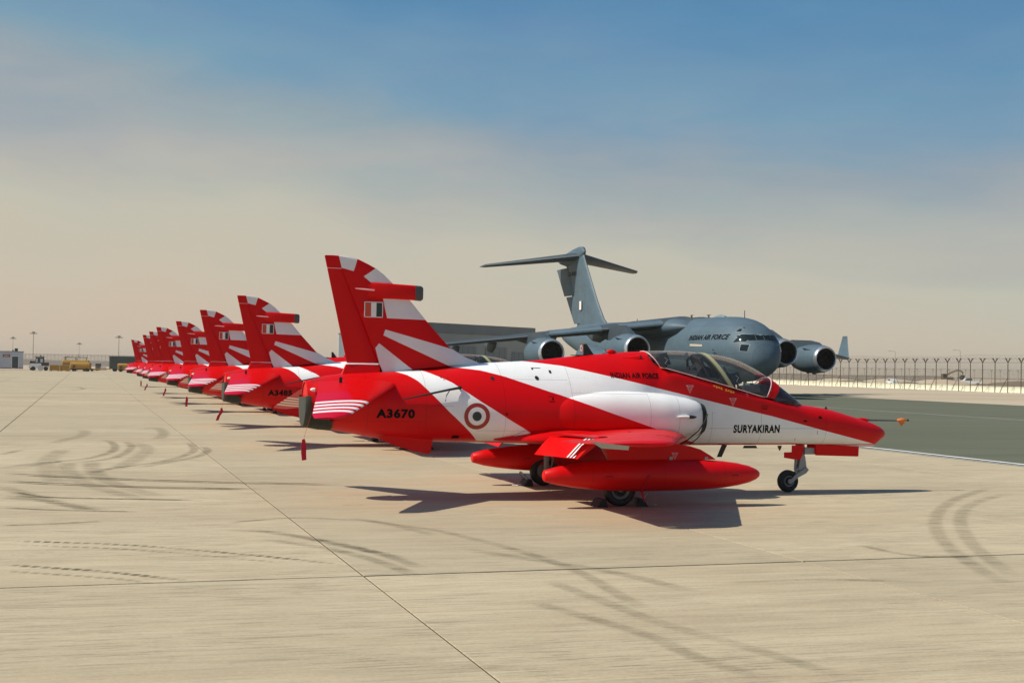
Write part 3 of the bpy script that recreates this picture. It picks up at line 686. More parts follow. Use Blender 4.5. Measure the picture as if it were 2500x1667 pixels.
    # nozzle inner and canvas cover
    mb = MB(); nr = lambda x_, k_: [(x_, p[1] * k_, 1.60 + (p[2] - 1.60) * k_) for p in hull_ring(-4.79, 40)]
    mb.grid([nr(-4.775, .995), nr(-4.86, .95), nr(-4.86, .88)], True); P(mb, 'nozzle_ring', M['red']); mb = MB(); mb.grid([nr(-4.845, .90), nr(-4.85, .5), nr(-4.85, .02)], True, False, True); P(mb, 'nozzle_blank', M['red'])
    pass
    def skirt(T_, n=40, top=1.0):
        rr = []
        for u, gg, cut in T_:
            ring = hull_ring(max(u, -4.78), n, gg); rr.append([(u, ring[k % n][1], min(ring[k % n][2], cut)) for k in range(n // 2 - 2, n + 3)])
        return rr
    mb = MB(); rr = skirt([(-4.90, -.06, 1.74), (-4.895, .0, 1.76), (-4.86, .022, 1.74), (-4.80, .024, 1.70)]); mb.grid(rr, False); mb.face(list(range(len(rr[0])))[::-1]); P(mb, 'exhaust_plug', M['cloth'])
    mb = MB(); rr = skirt([(-4.80, .026, 1.44), (-4.70, .030, 1.40), (-4.58, .028, 1.35), (-4.44, .020, 1.26)]); mb.grid(rr, False); P(mb, 'exhaust_cover', M['cloth_dark'])
    mb = MB(); mb.box((-4.44, -.475, 1.42), (.06, .02, .13)); mb.box((-4.35, -.46, 1.93), (.05, .02, .16)); split(P(mb, 'cover_strap', M['black']))
    mb = MB(); mb.lathe([(0, .0), (.02, .022), (.05, .03), (.08, .03)], (-4.83, -.36, 1.80), n=10); P(mb, 'tail_lamp', M['white'])
    # fin and rudder
    LE = [(2.05, -1.80), (2.245, -1.80), (2.292, -1.891), (2.386, -2.135), (2.498, -2.323), (2.532, -2.398), (2.993, -2.83), (3.295, -3.091), (3.60, -3.423), (3.735, -3.569), (3.827, -3.696), (3.90, -3.84), (3.972, -4.001), (4.01, -4.16), (4.024, -4.371)]
    def lex(z):
        for (a, x0), (b, x1) in zip(LE, LE[1:]):
            if a <= z <= b: return x0 + (x1 - x0) * (z - a) / (b - a)
        return LE[-1][1]
    hx = lambda z: -3.618 + (z - 2.242) * (-.67 / 1.578)
    tx = lambda z: -4.167 + (z - 2.241) * (-.404 / 1.749)
    secs = []; zs = [2.02, 2.245, 2.292, 2.386, 2.5, 2.532, 2.7, 2.85, 2.993, 3.15, 3.295, 3.45, 3.6, 3.735, 3.812]
    mb = MB()
    def slabring(z, xa, xb, ta, tb):   # thin blunt section from xa (front) to xb (rear)
        n = 7; pts = []
        for k in range(n + 1):
            f = k / n; x = xa + (xb - xa) * f; th_ = (tb + (ta - tb) * (1 - (1 - min(1, f * 2.2)) ** 2) if False else min(ta, ta * math.sqrt(max(0, f * 3.2))) if f < .31 else ta + (tb - ta) * (f - .31) / .69)
            pts.append((x, th_ / 2))
        return [(x, -q, z) for x, q in pts] + [(x, q, z) for x, q in pts[::-1]]
    thk = lambda z: .135 - .055 * (z - 2.05)
    mb.grid([slabring(z, lex(z), hx(z) - .004, thk(z), thk(z) * .72) for z in zs], True, True, True)
    P(mb, 'fin', M['fin'])
    mb = MB(); mb.grid([slabring(z, lex(z), tx(z), thk(z), .02) for z in (3.812, 3.827, 3.86, 3.90, 3.94, 3.972, 3.99, 4.01)] + [slabring(4.022, -4.37, -4.55, .02, .01)], True, True, True)
    P(mb, 'fin_tip', M['fin'])
    mb = MB(); mb.grid([slabring(z, hx(z) - .001, tx(z), thk(z) * .66, .014) for z in (2.245, 2.6, 3.0, 3.4, 3.806)], True, True, True); P(mb, 'rudder', M['red'])
    mb = MB(); mb.box((-3.88, 0, 2.236), (.56, .09, .010)); mb.box((-4.41, 0, 3.809), (.24, .05, .006)); split(P(mb, 'trim_line', M['white']))
    mb = MB(); mb.grid([[(-3.62, y_ * .10, 1.95) for y_ in (-1, 1)] + [(-3.62, .046, 2.225), (-3.62, -.046, 2.225)], [(-3.9, -.11, 1.95), (-3.9, .11, 1.95), (-3.9, .045, 2.225), (-3.9, -.045, 2.225)], [(-4.30, -.09, 1.95), (-4.30, .09, 1.95), (-4.18, .035, 2.222), (-4.18, -.035, 2.222)]], True, True, True); P(mb, 'fin_root_fairing', M['red'])
    # equipment fairing on the fin
    mb = MB(); c = [(-3.86, .02, 3.595, 3.345), (-3.7, .085, 3.597, 3.338), (-3.04, .085, 3.573, 3.322)]
    def rring(x, hy, zt, zb, n=20, p=5):
        zc, hz = (zt + zb) / 2, (zt - zb) / 2
        return [(x, sgn(math.cos(2*math.pi*k/n), 2/p) * hy, zc + sgn(math.sin(2*math.pi*k/n), 2/p) * hz) for k in range(n)]
    mb.grid([rring(*q) for q in c], True, True, True); P(mb, 'antenna_fairing', M['red'])
    mb = MB(); mb.grid([rring(-3.038, .086, 3.574, 3.321), rring(-2.93, .086, 3.565, 3.312), rring(-2.90, .075, 3.54, 3.335)], True, True, True); mb.box((-2.99, 0, 3.447), (.06, .1745, .004)); P(mb, 'fairing_cap', M['grey_cap'])
    mb = MB(); mb.tube([(-4.06, -.055, 3.482), (-3.95, -.062, 3.476), (-3.74, -.07, 3.462)], [.006, .014, .012], 8); P(mb, 'fin_probe', M['pink'])
    # flag on the fin, both sides
    for sd_ in (-1, 1):
        for x0, x1, mt, nm in ((-3.885, -3.790, 'saffron', 'flag_stripe'), (-3.788, -3.70, 'white', 'flag_stripe'), (-3.698, -3.605, 'green', 'flag_stripe')):
            mb = MB(); mb.box(((x0 + x1) / 2, sd_ * .063, 3.140), (x1 - x0, .012, .228)); P(mb, nm, M[mt])
        mb = MB()
        for (cx, cz, wx, wz) in ((-3.745, 3.264, .316, .012), (-3.745, 3.016, .316, .012), (-3.897, 3.14, .012, .26), (-3.593, 3.14, .012, .26)):
            mb.box((cx, sd_ * .062, cz), (wx, .012, wz))
        P(mb, 'flag_border', M['white'])
    # tailplanes
    for sd_ in (-1, 1):
        mb = MB(); wing_mb(mb, [(sd_ * .30, -3.40, 1.30, .12, 1.925), (sd_ * .45, -3.42, 1.28, .115, 1.89), (sd_ * 2.02, -4.50, .56, .055, 1.455), (sd_ * 2.20, -4.76, .30, .03, 1.41)])
        P(mb, 'tailplane', M['tail'])
        if sd_ < 0: pass
        mb = MB(); mb.prism([(-3.718, 1.04), (-3.185, .83), (-2.862, .758), (-2.799, .766), (-2.758, 1.0), (-3.0, 1.1)], sd_ * .33, sd_ * .36); P(mb, 'ventral_fin', M['red'])
    # wings, tips, flaps, ailerons
    wz = lambda y: 1.03 + .032 * abs(y)
    wle = lambda y: 1.70 - .53 * (abs(y) - .7)
    def wch(y): return (wle(y) + 1.25 + .085 * (abs(y) - .7))
    FO = 3.10
    for sd_ in (-1, 1):
        fl = .26
        mb = MB(); wing_mb(mb, [(sd_ * .55, wle(.55) + .05, wle(.55) + .05 + .90, .34, wz(.55)), (sd_ * .95, wle(.95), wle(.95) + .90, .31, wz(.95)), (sd_ * FO, wle(FO), wle(FO) + .90, .19, wz(FO))])
        wing_mb(mb, [(sd_ * (FO + .002), wle(FO), wch(FO) - .25, .19, wz(FO)), (sd_ * 4.45, wle(4.45), wch(4.45) - .24, .09, wz(4.45))])
        wg = P(mb, 'wing', M['wing_red'])
        mb = MB(); wing_mb(mb, [(sd_ * (FO + .02), wle(FO) - wch(FO) + .28, .32, .05, wz(FO)), (sd_ * 4.42, wle(4.42) - wch(4.42) + .24, .26, .035, wz(4.42))]); P(mb, 'aileron', M['red'])
        # wing tip: long capsule with pale nose
        mb = MB(); wing_mb(mb, [(sd_ * 4.455, wle(4.45) + .02, wch(4.45) + .04, .10, wz(4.45)), (sd_ * 4.62, wle(4.6) - .10, wch(4.6) - .16, .075, wz(4.6)), (sd_ * 4.70, wle(4.7) - .30, wch(4.7) - .50, .03, wz(4.7))]); P(mb, 'wing_tip', M['red'])
        mb = MB(); mb.prism([(-1.68, 1.23), (-1.50, 1.125), (-1.10, 1.10), (-1.09, 1.155), (-1.45, 1.195)], sd_ * 4.705, sd_ * 4.72); P(mb, 'tip_panel', M['cream'])
        # lowered flap: slab swung down about 48 degrees, stripes near its outer end
        def flap_pt(y, f, up): # f 0 at hinge, 1 at trailing edge
            h0 = Vector((-.88, 0, wz(y) - .005)); h1 = Vector((-1.16 - .02 * abs(y), 0, .745 + .035 * abs(y)))
            bulge = .055 * math.sin(math.pi * (.18 + .62 * f)); nrm = Vector((-(h1 - h0).z, 0, (h1 - h0).x)).normalized() * -1
            p = h0.lerp(h1, f) + nrm * ((bulge if up else -bulge * .6) * (1 - f * .85)); return (p.x, sd_ * y, p.z)
        mb = MB(); ys = [.98, 1.6, 2.3, FO - .02]
        rings = [[flap_pt(y, k / 6, True) for k in range(7)] + [flap_pt(y, k / 6, False) for k in range(5, 0, -1)] for y in ys]
        mb.grid(rings, True, True, True); fp = P(mb, 'flap', M['wing_red'])
        mb = MB()
        for y0 in (2.62, 2.76, 2.90):
            b = len(mb.v)
            A_ = [flap_pt(y0, k / 6, True) for k in range(7)]; B_ = [flap_pt(y0 + .065, k / 6, True) for k in range(7)]
            A_ = [(p[0] - .012, p[1], p[2] + .012) for p in A_]; B_ = [(p[0] - .012, p[1], p[2] + .012) for p in B_]
            mb.grid([A_, B_], False)
        split(P(mb, 'flap_stripe', M['white'], par=fp))
        mb = MB(); wing_mb(mb, [(sd_ * 1.0, -.70, .24, .035, wz(1.0) + .075), (sd_ * (FO - .05), -.72, .22, .03, wz(FO) + .055)]); P(mb, 'flap_vane', M['wing_red'])
        mb = MB(); mb.tube([(-.88, sd_ * FO, wz(FO) + .02), (-1.15, sd_ * (FO + .02), wz(FO) - .10), (-1.30, sd_ * (FO + .03), wz(FO) - .22)], [.05, .045, .012], 8); P(mb, 'flap_bracket', M['red'])
        # root fairing over the wing
        mb = MB(); rings = []
        for u in (-1.75, -1.5, -1.2, -.8, -.3, .3, .9, 1.35, 1.6):
            f = 1 - abs((u + .1) / 1.72) ** 2.2; f = max(.02, f)
            rings.append([(u, sd_ * (.55 + .50 * f * math.cos(math.pi * k / 16)), 1.0 + .23 * f * math.sin(math.pi * k / 16)) for k in range(17)] + [(u, sd_ * (.55 + .45 * f * math.cos(a)), 1.0 - .09 * f * abs(math.sin(a))) for a in (math.pi * .75, math.pi * .5, math.pi * .25)])
        mb.grid(rings, True, True, True); P(mb, 'wing_root_fairing', M['red'])
        # wing fence
        mb = MB(); mb.prism([(.78, 1.11), (.50, 1.20), (.1, 1.215), (.05, 1.17)], sd_ * 1.90, sd_ * 1.912); P(mb, 'wing_fence', M['red'])
        # pylon and tank
        Y = sd_ * 2.0
        mb = MB()
        poly = [(-.40, 1.04), (-.26, .764), (1.616, .764), (1.52, .83), (1.336, .93), (1.146, .985), (.86, 1.03), (.6, 1.06), (0, 1.06)]
        mb.prism(poly, Y - .065, Y + .065); py_ = P(mb, 'pylon', M['red'])
        me = tri_outline(.87, .835, .06).mesh('warning_triangle', M['pink'], smooth=False)
        for v in me.vertices: v.co.y = Y - .069
        link('warning_triangle', me, py_)
        mb = MB(); mb.box((.80, Y - .07, .79), (.06, .02, .05)); mb.box((1.44, Y - .07, .79), (.05, .02, .04)); split(P(mb, 'pylon_latch', M['strut'], par=py_))
        mb = MB(); prof = [(-1.375, .0), (-1.375, .07), (-1.36, .09), (-1.15, .145), (-.9, .185), (-.6, .220), (-.25, .245), (.1, .258), (.5, .262), (1.0, .258), (1.4, .245), (1.75, .222), (2.05, .184), (2.25, .140), (2.38, .092), (2.44, .050), (2.465, .0)]
        mb.lathe(prof, (0, Y, .515), n=36); tk = P(mb, 'drop_tank', M['tank_red'])
        mb = MB(); mb.tube([(.34, Y - .26, .545), (.30, Y - .272, .50), (.28, Y - .25, .40), (.27, Y - .12, .27)], .010, 6); mb.prism([(.255, .265), (.31, .262), (.335, .10), (.325, .085)], Y - .10, Y - .085); P(mb, 'tank_ribbon', M['ribbon'], par=tk)
        mb = MB()
        for ux in (-.35, 1.9):
            rr_ = .236 if ux < 0 else .20
            mb.box((ux, Y - rr_ - .008, .52), (.10, .004, .008)); mb.box((ux - .05, Y - rr_ - .008, .505), (.008, .004, .025)); mb.box((ux + .05, Y - rr_ - .008, .505), (.008, .004, .025))
        P(mb, 'tank_marks', M['letter_red'], par=tk)['kind'] = 'stuff'
        # main gear
        Yw = sd_ * 1.83
        def wheel(nm, x, y, r, wd, outer):
            mb = MB(); h = wd / 2
            mb.lathe([(-h * .55, r * .56), (-h * .9, r * .66), (-h, r * .80), (-h * .8, r * .94), (-h * .35, r), (h * .35, r), (h * .8, r * .94), (h, r * .80), (h * .9, r * .66), (h * .55, r * .56)], (x, y, r), axis='Y', n=36)
            wl = P(mb, nm, M['black'])
            mt = MB(); mt.lathe([(-h * 1.0, r * .60), (-h * 1.04, r * .80), (h * 1.04, r * .80), (h * 1.0, r * .60)], (x, y, r), axis='Y', n=36)
            mb = MB(); o_ = -1 if outer < 0 else 1
            mb.lathe([(o_ * h * .2, 0.001), (o_ * h * .2, r * .35), (o_ * h * .55, r * .42), (o_ * h * .75, r * .58), (o_ * h * .5, r * .60)], (x, y, r), axis='Y', n=28)
            mb.lathe([(-o_ * h * .6, 0.001), (-o_ * h * .6, r * .5), (-o_ * h * .5, r * .58)], (x, y, r), axis='Y', n=28)
            mb.lathe([(o_ * h * .2, .001), (o_ * h * .2, r * .20), (o_ * h * .95, r * .16), (o_ * h * .95, .001)], (x, y, r), axis='Y', n=16)
            for k in range(8):
                a = k * math.pi / 4; mb.lathe([(o_ * h * .2, .001), (o_ * h * .2, r * .06), (o_ * h * .55, r * .05), (o_ * h * .55, .001)], (x + math.cos(a) * r * .30, y, r + math.sin(a) * r * .30), axis='Y', n=8)
            P(mb, 'rim', M['rim'], par=wl)
        wheel('main_wheel', 0, Yw, .275, .17, sd_)
        mb = MB(); mb.tube([(0, Yw - sd_ * .12, .275), (0, Yw - sd_ * .15, .60), (.05, Yw - sd_ * .02, 1.0)], [.045, .055, .06], 12); mb.tube([(0, Yw - sd_ * .15, .275), (0, Yw + sd_ * .02, .275)], .04, 10)
        mb.tube([(0, Yw - sd_ * .14, .55), (0, Yw - sd_ * .9, .98)], .028, 8); mb.tube([(.10, Yw - sd_ * .12, .33), (.13, Yw - sd_ * .14, .5), (.06, Yw - sd_ * .14, .62)], .02, 8); P(mb, 'main_leg', M['strut'])
        mb = MB(); mb.prism([(-.18, .98), (-.16, .52), (.10, .48), (.16, .98)], Yw + sd_ * .12 - .008, Yw + sd_ * .12 + .008); P(mb, 'gear_door', M['red'])
    # nose gear
    r = .205; x = 4.17; mb = MB(); h = .07
    mb.lathe([(-h * .5, r * .52), (-h * .9, r * .62), (-h, r * .78), (-h * .8, r * .93), (-h * .35, r), (h * .35, r), (h * .8, r * .93), (h, r * .78), (h * .9, r * .62), (h * .5, r * .52)], (x, 0, r), axis='Y', n=40)
    nw = P(mb, 'nose_wheel', M['tyre'])
    mb = MB()
    for o_ in (-1, 1): mb.lathe([(o_ * h * .15, .001), (o_ * h * .15, r * .30), (o_ * h * .6, r * .36), (o_ * h * .85, r * .52), (o_ * h * .5, r * .54)], (x, 0, r), axis='Y', n=28); mb.lathe([(o_ * h * .15, .001), (o_ * h * .15, r * .16), (o_ * h * 1.0, r * .12), (o_ * h * 1.0, .001)], (x, 0, r), axis='Y', n=14)
    P(mb, 'rim', M['rim'], par=nw)
    mb = MB(); mb.lathe([(-h - .005, .001), (-h - .005, .045), (-h - .03, .045), (-h - .03, .001)], (x, 0, r), axis='Y', n=14)
    P(mb, 'hub_cap', M['strut'], par=nw)
    mb = MB()
    for sd_ in (-1, 1):
        mb.prism([(4.13, .185), (4.18, .165), (4.33, .275), (4.50, .355), (4.555, .42), (4.50, .47), (4.40, .40), (4.26, .315)], sd_ * .085, sd_ * .105)
        mb.prism([(4.355, .42), (4.41, .38), (4.53, .42), (4.49, .66), (4.43, .72), (4.40, .68)], sd_ * .03, sd_ * .075)
    mb.tube([(4.33, 0, .40), (4.34, 0, .60), (4.38, 0, .88)], [.030, .030, .05], 12); mb.tube([(4.47, 0, .45), (4.46, 0, .66), (4.45, 0, .88)], [.05, .055, .06], 12)
    mb.tube([(4.30, -.04, .36), (4.36, -.04, .44)], .022, 8); mb.tube([(4.50, -.11, .42), (4.50, .11, .42)], .03, 10); mb.tube([(4.32, 0, .62), (4.34, -.03, .50), (4.30, -.03, .44)], .012, 6)
    mb.tube([(4.155, -.115, .19), (4.155, -.07, .19)], .028, 10)
    P(mb, 'nose_leg', M['strut'])
    mb = MB(); mb.prism([(4.205, .87), (4.20, .745), (4.042, .742), (4.044, .640), (4.30, .604), (4.37, .604), (4.42, .70), (4.44, .87)], -.10, -.07); P(mb, 'nose_gear_door', M['red'])
    mb = MB(); mb.box((4.56, 0, .765), (.20, .22, .12)); P(mb, 'landing_lamp_box', M['strut'])
    mb = MB()
    for sd_ in (-1, 1): mb.prism([(4.661, .89), (4.661, .69), (5.57, .665), (5.578, .675), (5.587, .85)], sd_ * .145, sd_ * .16)
    split(P(mb, 'nose_bay_door', M['red']))
    # antennas and probes
    mb = MB(); mb.prism([(.045, 2.655), (.10, 2.66), (.25, 2.46), (.05, 2.46)], -.012, .012); mb.box((.05, 0, 2.455), (.45, .10, .012)); P(mb, 'dorsal_antenna', M['black'])
    mb = MB(); mb.lathe([(-.10, 0), (-.06, .03), (0, .045), (.06, .03), (.10, 0)], (.58, 0, 2.53), n=10); P(mb, 'beacon', M['red'])
    mb = MB(); mb.prism([(2.70, .655), (2.79, .655), (2.90, .88), (2.80, .88)], -.012, .012); P(mb, 'belly_antenna', M['black'])
    mb = MB(); mb.box((3.32, -.1, .845), (.28, .05, .045), taper=.8); mb.prism([(3.95, .86), (4.03, .86), (3.99, .77)], -.02, .02); mb.box((1.2, -.2, .86), (.2, .08, .05)); split(P(mb, 'belly_vent', M['black']))
    mb = MB(); mb.prism([(4.925, 1.535), (4.962, 1.60), (4.998, 1.53)], -.012, .012); P(mb, 'nose_fin_antenna', M['black'])
    mb = MB(); mb.grid([[(x_, -.20 - .075 * k_ * math.cos(a), 2.42 + .065 * k_ * math.sin(a)) for a in [math.pi * q / 8 - math.pi / 2 for q in range(9)]] for x_, k_ in ((.70, .05), (.85, .5), (.98, .95), (1.02, 1.0))], False); P(mb, 'spine_scoop', M['red'])
    mb = MB(); mb.face_ = None; mb.prism([(1.012, 2.36), (1.03, 2.48), (1.045, 2.47), (1.035, 2.36)], -.27, -.20); P(mb, 'scoop_mouth', M['black'])
    mb = MB(); mb.tube([(5.45, 0, 1.36), (5.75, 0, 1.355), (5.86, 0, 1.343)], [.01, .035, .030], 14); P(mb, 'probe_fairing', M['red'])
    mb = MB(); mb.tube([(5.86, 0, 1.345), (5.90, 0, 1.345)], [.032, .022], 12); mb.tube([(5.90, 0, 1.345), (6.56, 0, 1.338)], [.019, .015], 10); P(mb, 'pitot_probe', M['seat_grey'])
    mb = MB(); mb.tube([(6.52, 0, 1.338), (6.56, 0, 1.34), (6.62, .0, 1.342), (6.70, 0, 1.345), (6.75, 0, 1.34)], [.014, .035, .045, .035, .008], 9); mb.prism([(6.56, 1.32), (6.70, 1.31), (6.635, 1.232), (6.60, 1.25)], -.006, .006); P(mb, 'probe_cover', M['orange'])
    mb = MB(); mb.tube([(6.74, 0, 1.338), (6.785, 0, 1.348)], [.012, .022], 8); P(mb, 'cover_tip', M['black'])
    # white triangle and hinge fairing above the wing trailing edge
    mb = MB(); mb.v = [(-1.49, -2.5, 1.07), (-1.05, -2.5, 1.055), (-1.25, -2.5, 1.175)]; mb.face((0, 1, 2)); decal(mb, 'white_triangle', M['white'], .03)
    # canopy
    CS = [((1.375, 2.262), (1.18, 2.548), .36), ((1.45, 2.25), (1.32, 2.560), .40), ((1.67, 2.20), (1.56, 2.570), .42), ((2.02, 2.112), (1.90, 2.575), .43), ((2.42, 2.015), (2.15, 2.562), .43), ((2.74, 1.932), (2.33, 2.548), .43), ((3.03, 1.86), (2.76, 2.498), .42), ((3.22, 1.81), (3.07, 2.42), .41), ((3.36, 1.775), (3.38, 2.29), .40), ((3.46, 1.765), (3.66, 2.135), .385), ((3.53, 1.752), (3.73, 2.09), .38)]
    def crings(secs, n=24, sub=4, grow=0.0, exp=.88):
        out = []
        def interp(i, f):
            p = [secs[max(i - 1, 0)], secs[i], secs[min(i + 1, len(secs) - 1)], secs[min(i + 2, len(secs) - 1)]]
            def cr(g_):
                a, b, c_, d = [g_(q) for q in p]; return .5 * (2*b + (c_ - a) * f + (2*a - 5*b + 4*c_ - d) * f*f + (3*b - a - 3*c_ + d) * f**3)
            return (cr(lambda q: q[0][0]), cr(lambda q: q[0][1])), (cr(lambda q: q[1][0]), cr(lambda q: q[1][1])), cr(lambda q: q[2])
        L_ = [interp(i, k / sub) for i in range(len(secs) - 1) for k in range(sub)] + [secs[-1]]
        for (ub, zb), (ut, zt), w_ in L_:
            ring = []
            for k in range(n + 1):
                a = math.pi * k / n; s_ = abs(math.sin(a)) ** exp; c_ = sgn(math.cos(a), exp)
                ring.append((ub + (ut - ub) * s_ , c_ * (w_ + grow), zb + (zt - zb + grow) * s_))
            out.append(ring)
        return out
    mb = MB(); mb.grid(crings(CS), False); P(mb, 'canopy', M['glass'], ang=60)
    # seal strip along the sill
    for sd_ in (-1, 1):
        mb = MB(); mb.tube([(q[0][0], sd_ * (q[2] + .008), q[0][1] + .004) for q in CS[:-1]], .009, 6); P(mb, 'canopy_seal', M['pink'])
    for q in (CS[0], ((3.485, 1.762), (3.69, 2.118), .385)):
        mb = MB(); mb.tube(crings([q, q], sub=1, grow=.006)[0], .009, 6); P(mb, 'canopy_seal', M['pink'])
    A1 = [((2.72, 1.94), (2.30, 2.550), .432), ((2.81, 1.915), (2.385, 2.545), .432)]
    r1 = crings(A1, sub=1, grow=.006); r0 = crings(A1, sub=1, grow=-.035)
    mb = MB(); mb.grid([r0[0], r1[0], r1[1], r0[1], r0[0]], False); P(mb, 'canopy_arch', M['arch'])
    A2 = [((2.66, 1.95), (2.26, 2.53), .40), ((2.71, 1.94), (2.30, 2.53), .40)]
    r1 = crings(A2, sub=1, grow=0); r0 = crings(A2, sub=1, grow=-.07); mb = MB(); mb.grid([r0[0], r1[0], r1[1], r0[1], r0[0]], False); P(mb, 'arch_liner', M['seat'])
    # windscreen frame and windscreen
    Fm = [((3.52, 1.752), (3.725, 2.095), .385), ((3.64, 1.735), (3.86, 2.005), .385)]
    r1 = crings(Fm, sub=1, grow=.008); r0 = crings(Fm, sub=1, grow=-.03); mb = MB(); mb.grid([r0[0], r1[0], r1[1], r0[1], r0[0]], False); P(mb, 'windscreen_frame', M['red'])
    Wm = [((3.63, 1.70), (3.85, 2.00), .378), ((3.85, 1.665), (4.02, 1.88), .36), ((4.12, 1.625), (4.20, 1.755), .29), ((4.36, 1.60), (4.375, 1.652), .14)]
    mb = MB(); mb.grid(crings(Wm, exp=.75), False); P(mb, 'windscreen', M['glass_dark'])
    # cockpit
    mb = MB(); rr_ = []
    for u in (1.35, 1.45, 1.7, 2.2, 2.7, 3.2, 3.5, 3.75, 4.1):
        _, zt, zb, w_, zm, pu, pl = pch(HULL, u); rr_.append([(u, y_ * (w_ - .075), zt + .006) for y_ in (-1, -.5, 0, .5, 1)])
    mb.grid(rr_, False); P(mb, 'cockpit_floor', M['seat'])
    def seat(x0, z0, k=1.0):
        mb = MB(); mb.box((x0, 0, z0 + .12), (.10, .34, .34), ry=R(-14)); mb.box((x0 + .05, 0, z0 + .35 * k), (.20, .34, .22), ry=R(-14), taper=.8); mb.box((x0 + .17, 0, z0 + .02), (.30, .36, .14)); mb.box((x0 - .06, 0, z0 + .18), (.06, .10, .42), ry=R(-14))
        for s2 in (-1, 1): mb.tube([(x0 + .02, s2 * .12, z0 + .40 * k), (x0 + .10, s2 * .14, z0 + .25), (x0 + .08, s2 * .15, z0 + .05)], .012, 6)
        return P(mb, 'ejection_seat', M['seat'])
    s1 = seat(1.50, 2.08, .95); s2_ = seat(2.93, 1.78, .9)
    for par, x0, z0 in ((s1, 1.50, 2.08), (s2_, 2.93, 1.78)):
        mb = MB(); mb.tube([(x0 + .05, -.14, z0 + .37), (x0 + .10, -.17, z0 + .33), (x0 + .05, -.18, z0 + .26), (x0 + .11, -.18, z0 + .22), (x0 + .06, -.18, z0 + .14)], .008, 6); mb.box((x0 + .02, -.136, z0 + .36), (.05, .006, .05)); P(mb, 'seat_hose', M['strut'], par=par)
    mb = MB(); mb.box((1.40, 0, 2.34), (.10, .50, .24), ry=R(-20), taper=.85); P(mb, 'rear_bulkhead', M['seat'])
    mb = MB(); mb.prism([(2.08, 2.08), (2.18, 2.24), (2.26, 2.31), (2.40, 2.28), (2.52, 2.18), (2.66, 1.96)], -.30, .30); mb.box((2.16, -.12, 2.24), (.03, .12, .10), ry=R(-25)); mb.box((2.16, .12, 2.24), (.03, .12, .10), ry=R(-25)); mb.tube([(2.34, -.2, 2.24), (2.42, -.22, 2.15), (2.50, -.24, 2.03)], .012, 6); P(mb, 'rear_instrument_hood', M['seat'])
    mb = MB(); mb.prism([(3.24, 1.84), (3.30, 1.95), (3.42, 2.0), (3.56, 1.98), (3.70, 1.80)], -.26, .26); mb.tube([(3.20, -.28, 1.82), (3.32, -.30, 1.93), (3.42, -.28, 1.98)], .03, 8); P(mb, 'front_instrument_hood', M['seat'])
    mb = MB(); mb.prism([(2.30, 2.24), (2.22, 2.46), (2.25, 2.47), (2.36, 2.25)], -.2, .2); P(mb, 'blast_screen_post', M['seat_grey'])
    mb = MB(); mb.tube([(2.36, -.37, 2.03), (2.26, -.36, 2.22), (2.20, -.27, 2.42), (2.18, 0, 2.50), (2.20, .27, 2.42), (2.26, .36, 2.22), (2.36, .37, 2.03)], .028, 8); P(mb, 'rear_hoop', M['seat'])
    mb = MB(); mb.tube([(2.62, -.36, 1.96), (2.30, -.34, 2.30)], .012, 6); mb.tube([(3.02, -.36, 1.86), (2.72, -.30, 2.20), (2.68, -.25, 2.30)], .014, 6); split(P(mb, 'canopy_strut', M['seat']))
    mb = MB(); mb.box((3.20, -.30, 1.90), (.34, .10, .10)); mb.box((2.42, -.32, 2.06), (.5, .08, .08)); mb.box((1.85, -.33, 2.20), (.5, .08, .07)); split(P(mb, 'side_console', M['seat_grey']))
    mb = MB(); mb.box((3.55, -.20, 1.84), (.10, .05, .08)); mb.box((3.40, .1, 1.99), (.08, .16, .05)); split(P(mb, 'cockpit_fitting', M['strut']))
    return root, decal, fus

O1 = Vector((1.2176, 22.8077, 0)); AX = Vector((CA, SA, 0)); ROW = Vector((-SA, CA, 0))
jet, decal, fus = make_jet()
ROWPOS = [(0.0, 0.0), (14.0, .10), (24.6, -.02), (38.3, .05), (49.4, -.25), (60.6, -.12), (71.6, -.06), (94.8, -.09)]
LAB = ["red and white two-seat jet trainer nearest the camera, numbered A3670 below its tailplane",
       "second red and white jet in the row, numbered A3485, directly behind the nearest one",
       "third red jet in the row, its fin overlapping the front of the second jet's fin",
       "fourth red jet in the row, its fin just left of the third jet's fin",
       "fifth red jet in the row counted from the nearest, fin flag still readable",
       "sixth red jet in the row, just its fin top showing beyond the fifth",
       "seventh red jet in the row, only a sliver of fin showing left of the sixth",
       "farthest red jet, leftmost fin of the row beside the yellow ground carts"]
jets = [jet]
cache = {}
for c_ in bpy.data.objects: cache.setdefault(c_.parent, []).append(c_)
for k in range(1, 8): jets.append(copy_tree(jet, None, cache))
for k, (o, (s_, e_)) in enumerate(zip(jets, ROWPOS)):
    o.location = O1 + ROW * s_ + AX * e_; o.rotation_euler = (0, 0, HEAD)
    tag(o, LAB[k], 'jet plane', 'red and white jets parked in a row')
for k, num in ((0, 'A3670'), (1, 'A3485')):
    me = text_mesh(num, -3.77, -3.142, 1.352, 1.510, M['letter'], bold=.050); me.name = 'serial_number'
    nb = decal(me, 'serial_number', M['letter'])
    f_ = [c for c in kids(jets[k]) if c.name.startswith('fuselage')][0]; nb.parent = f_

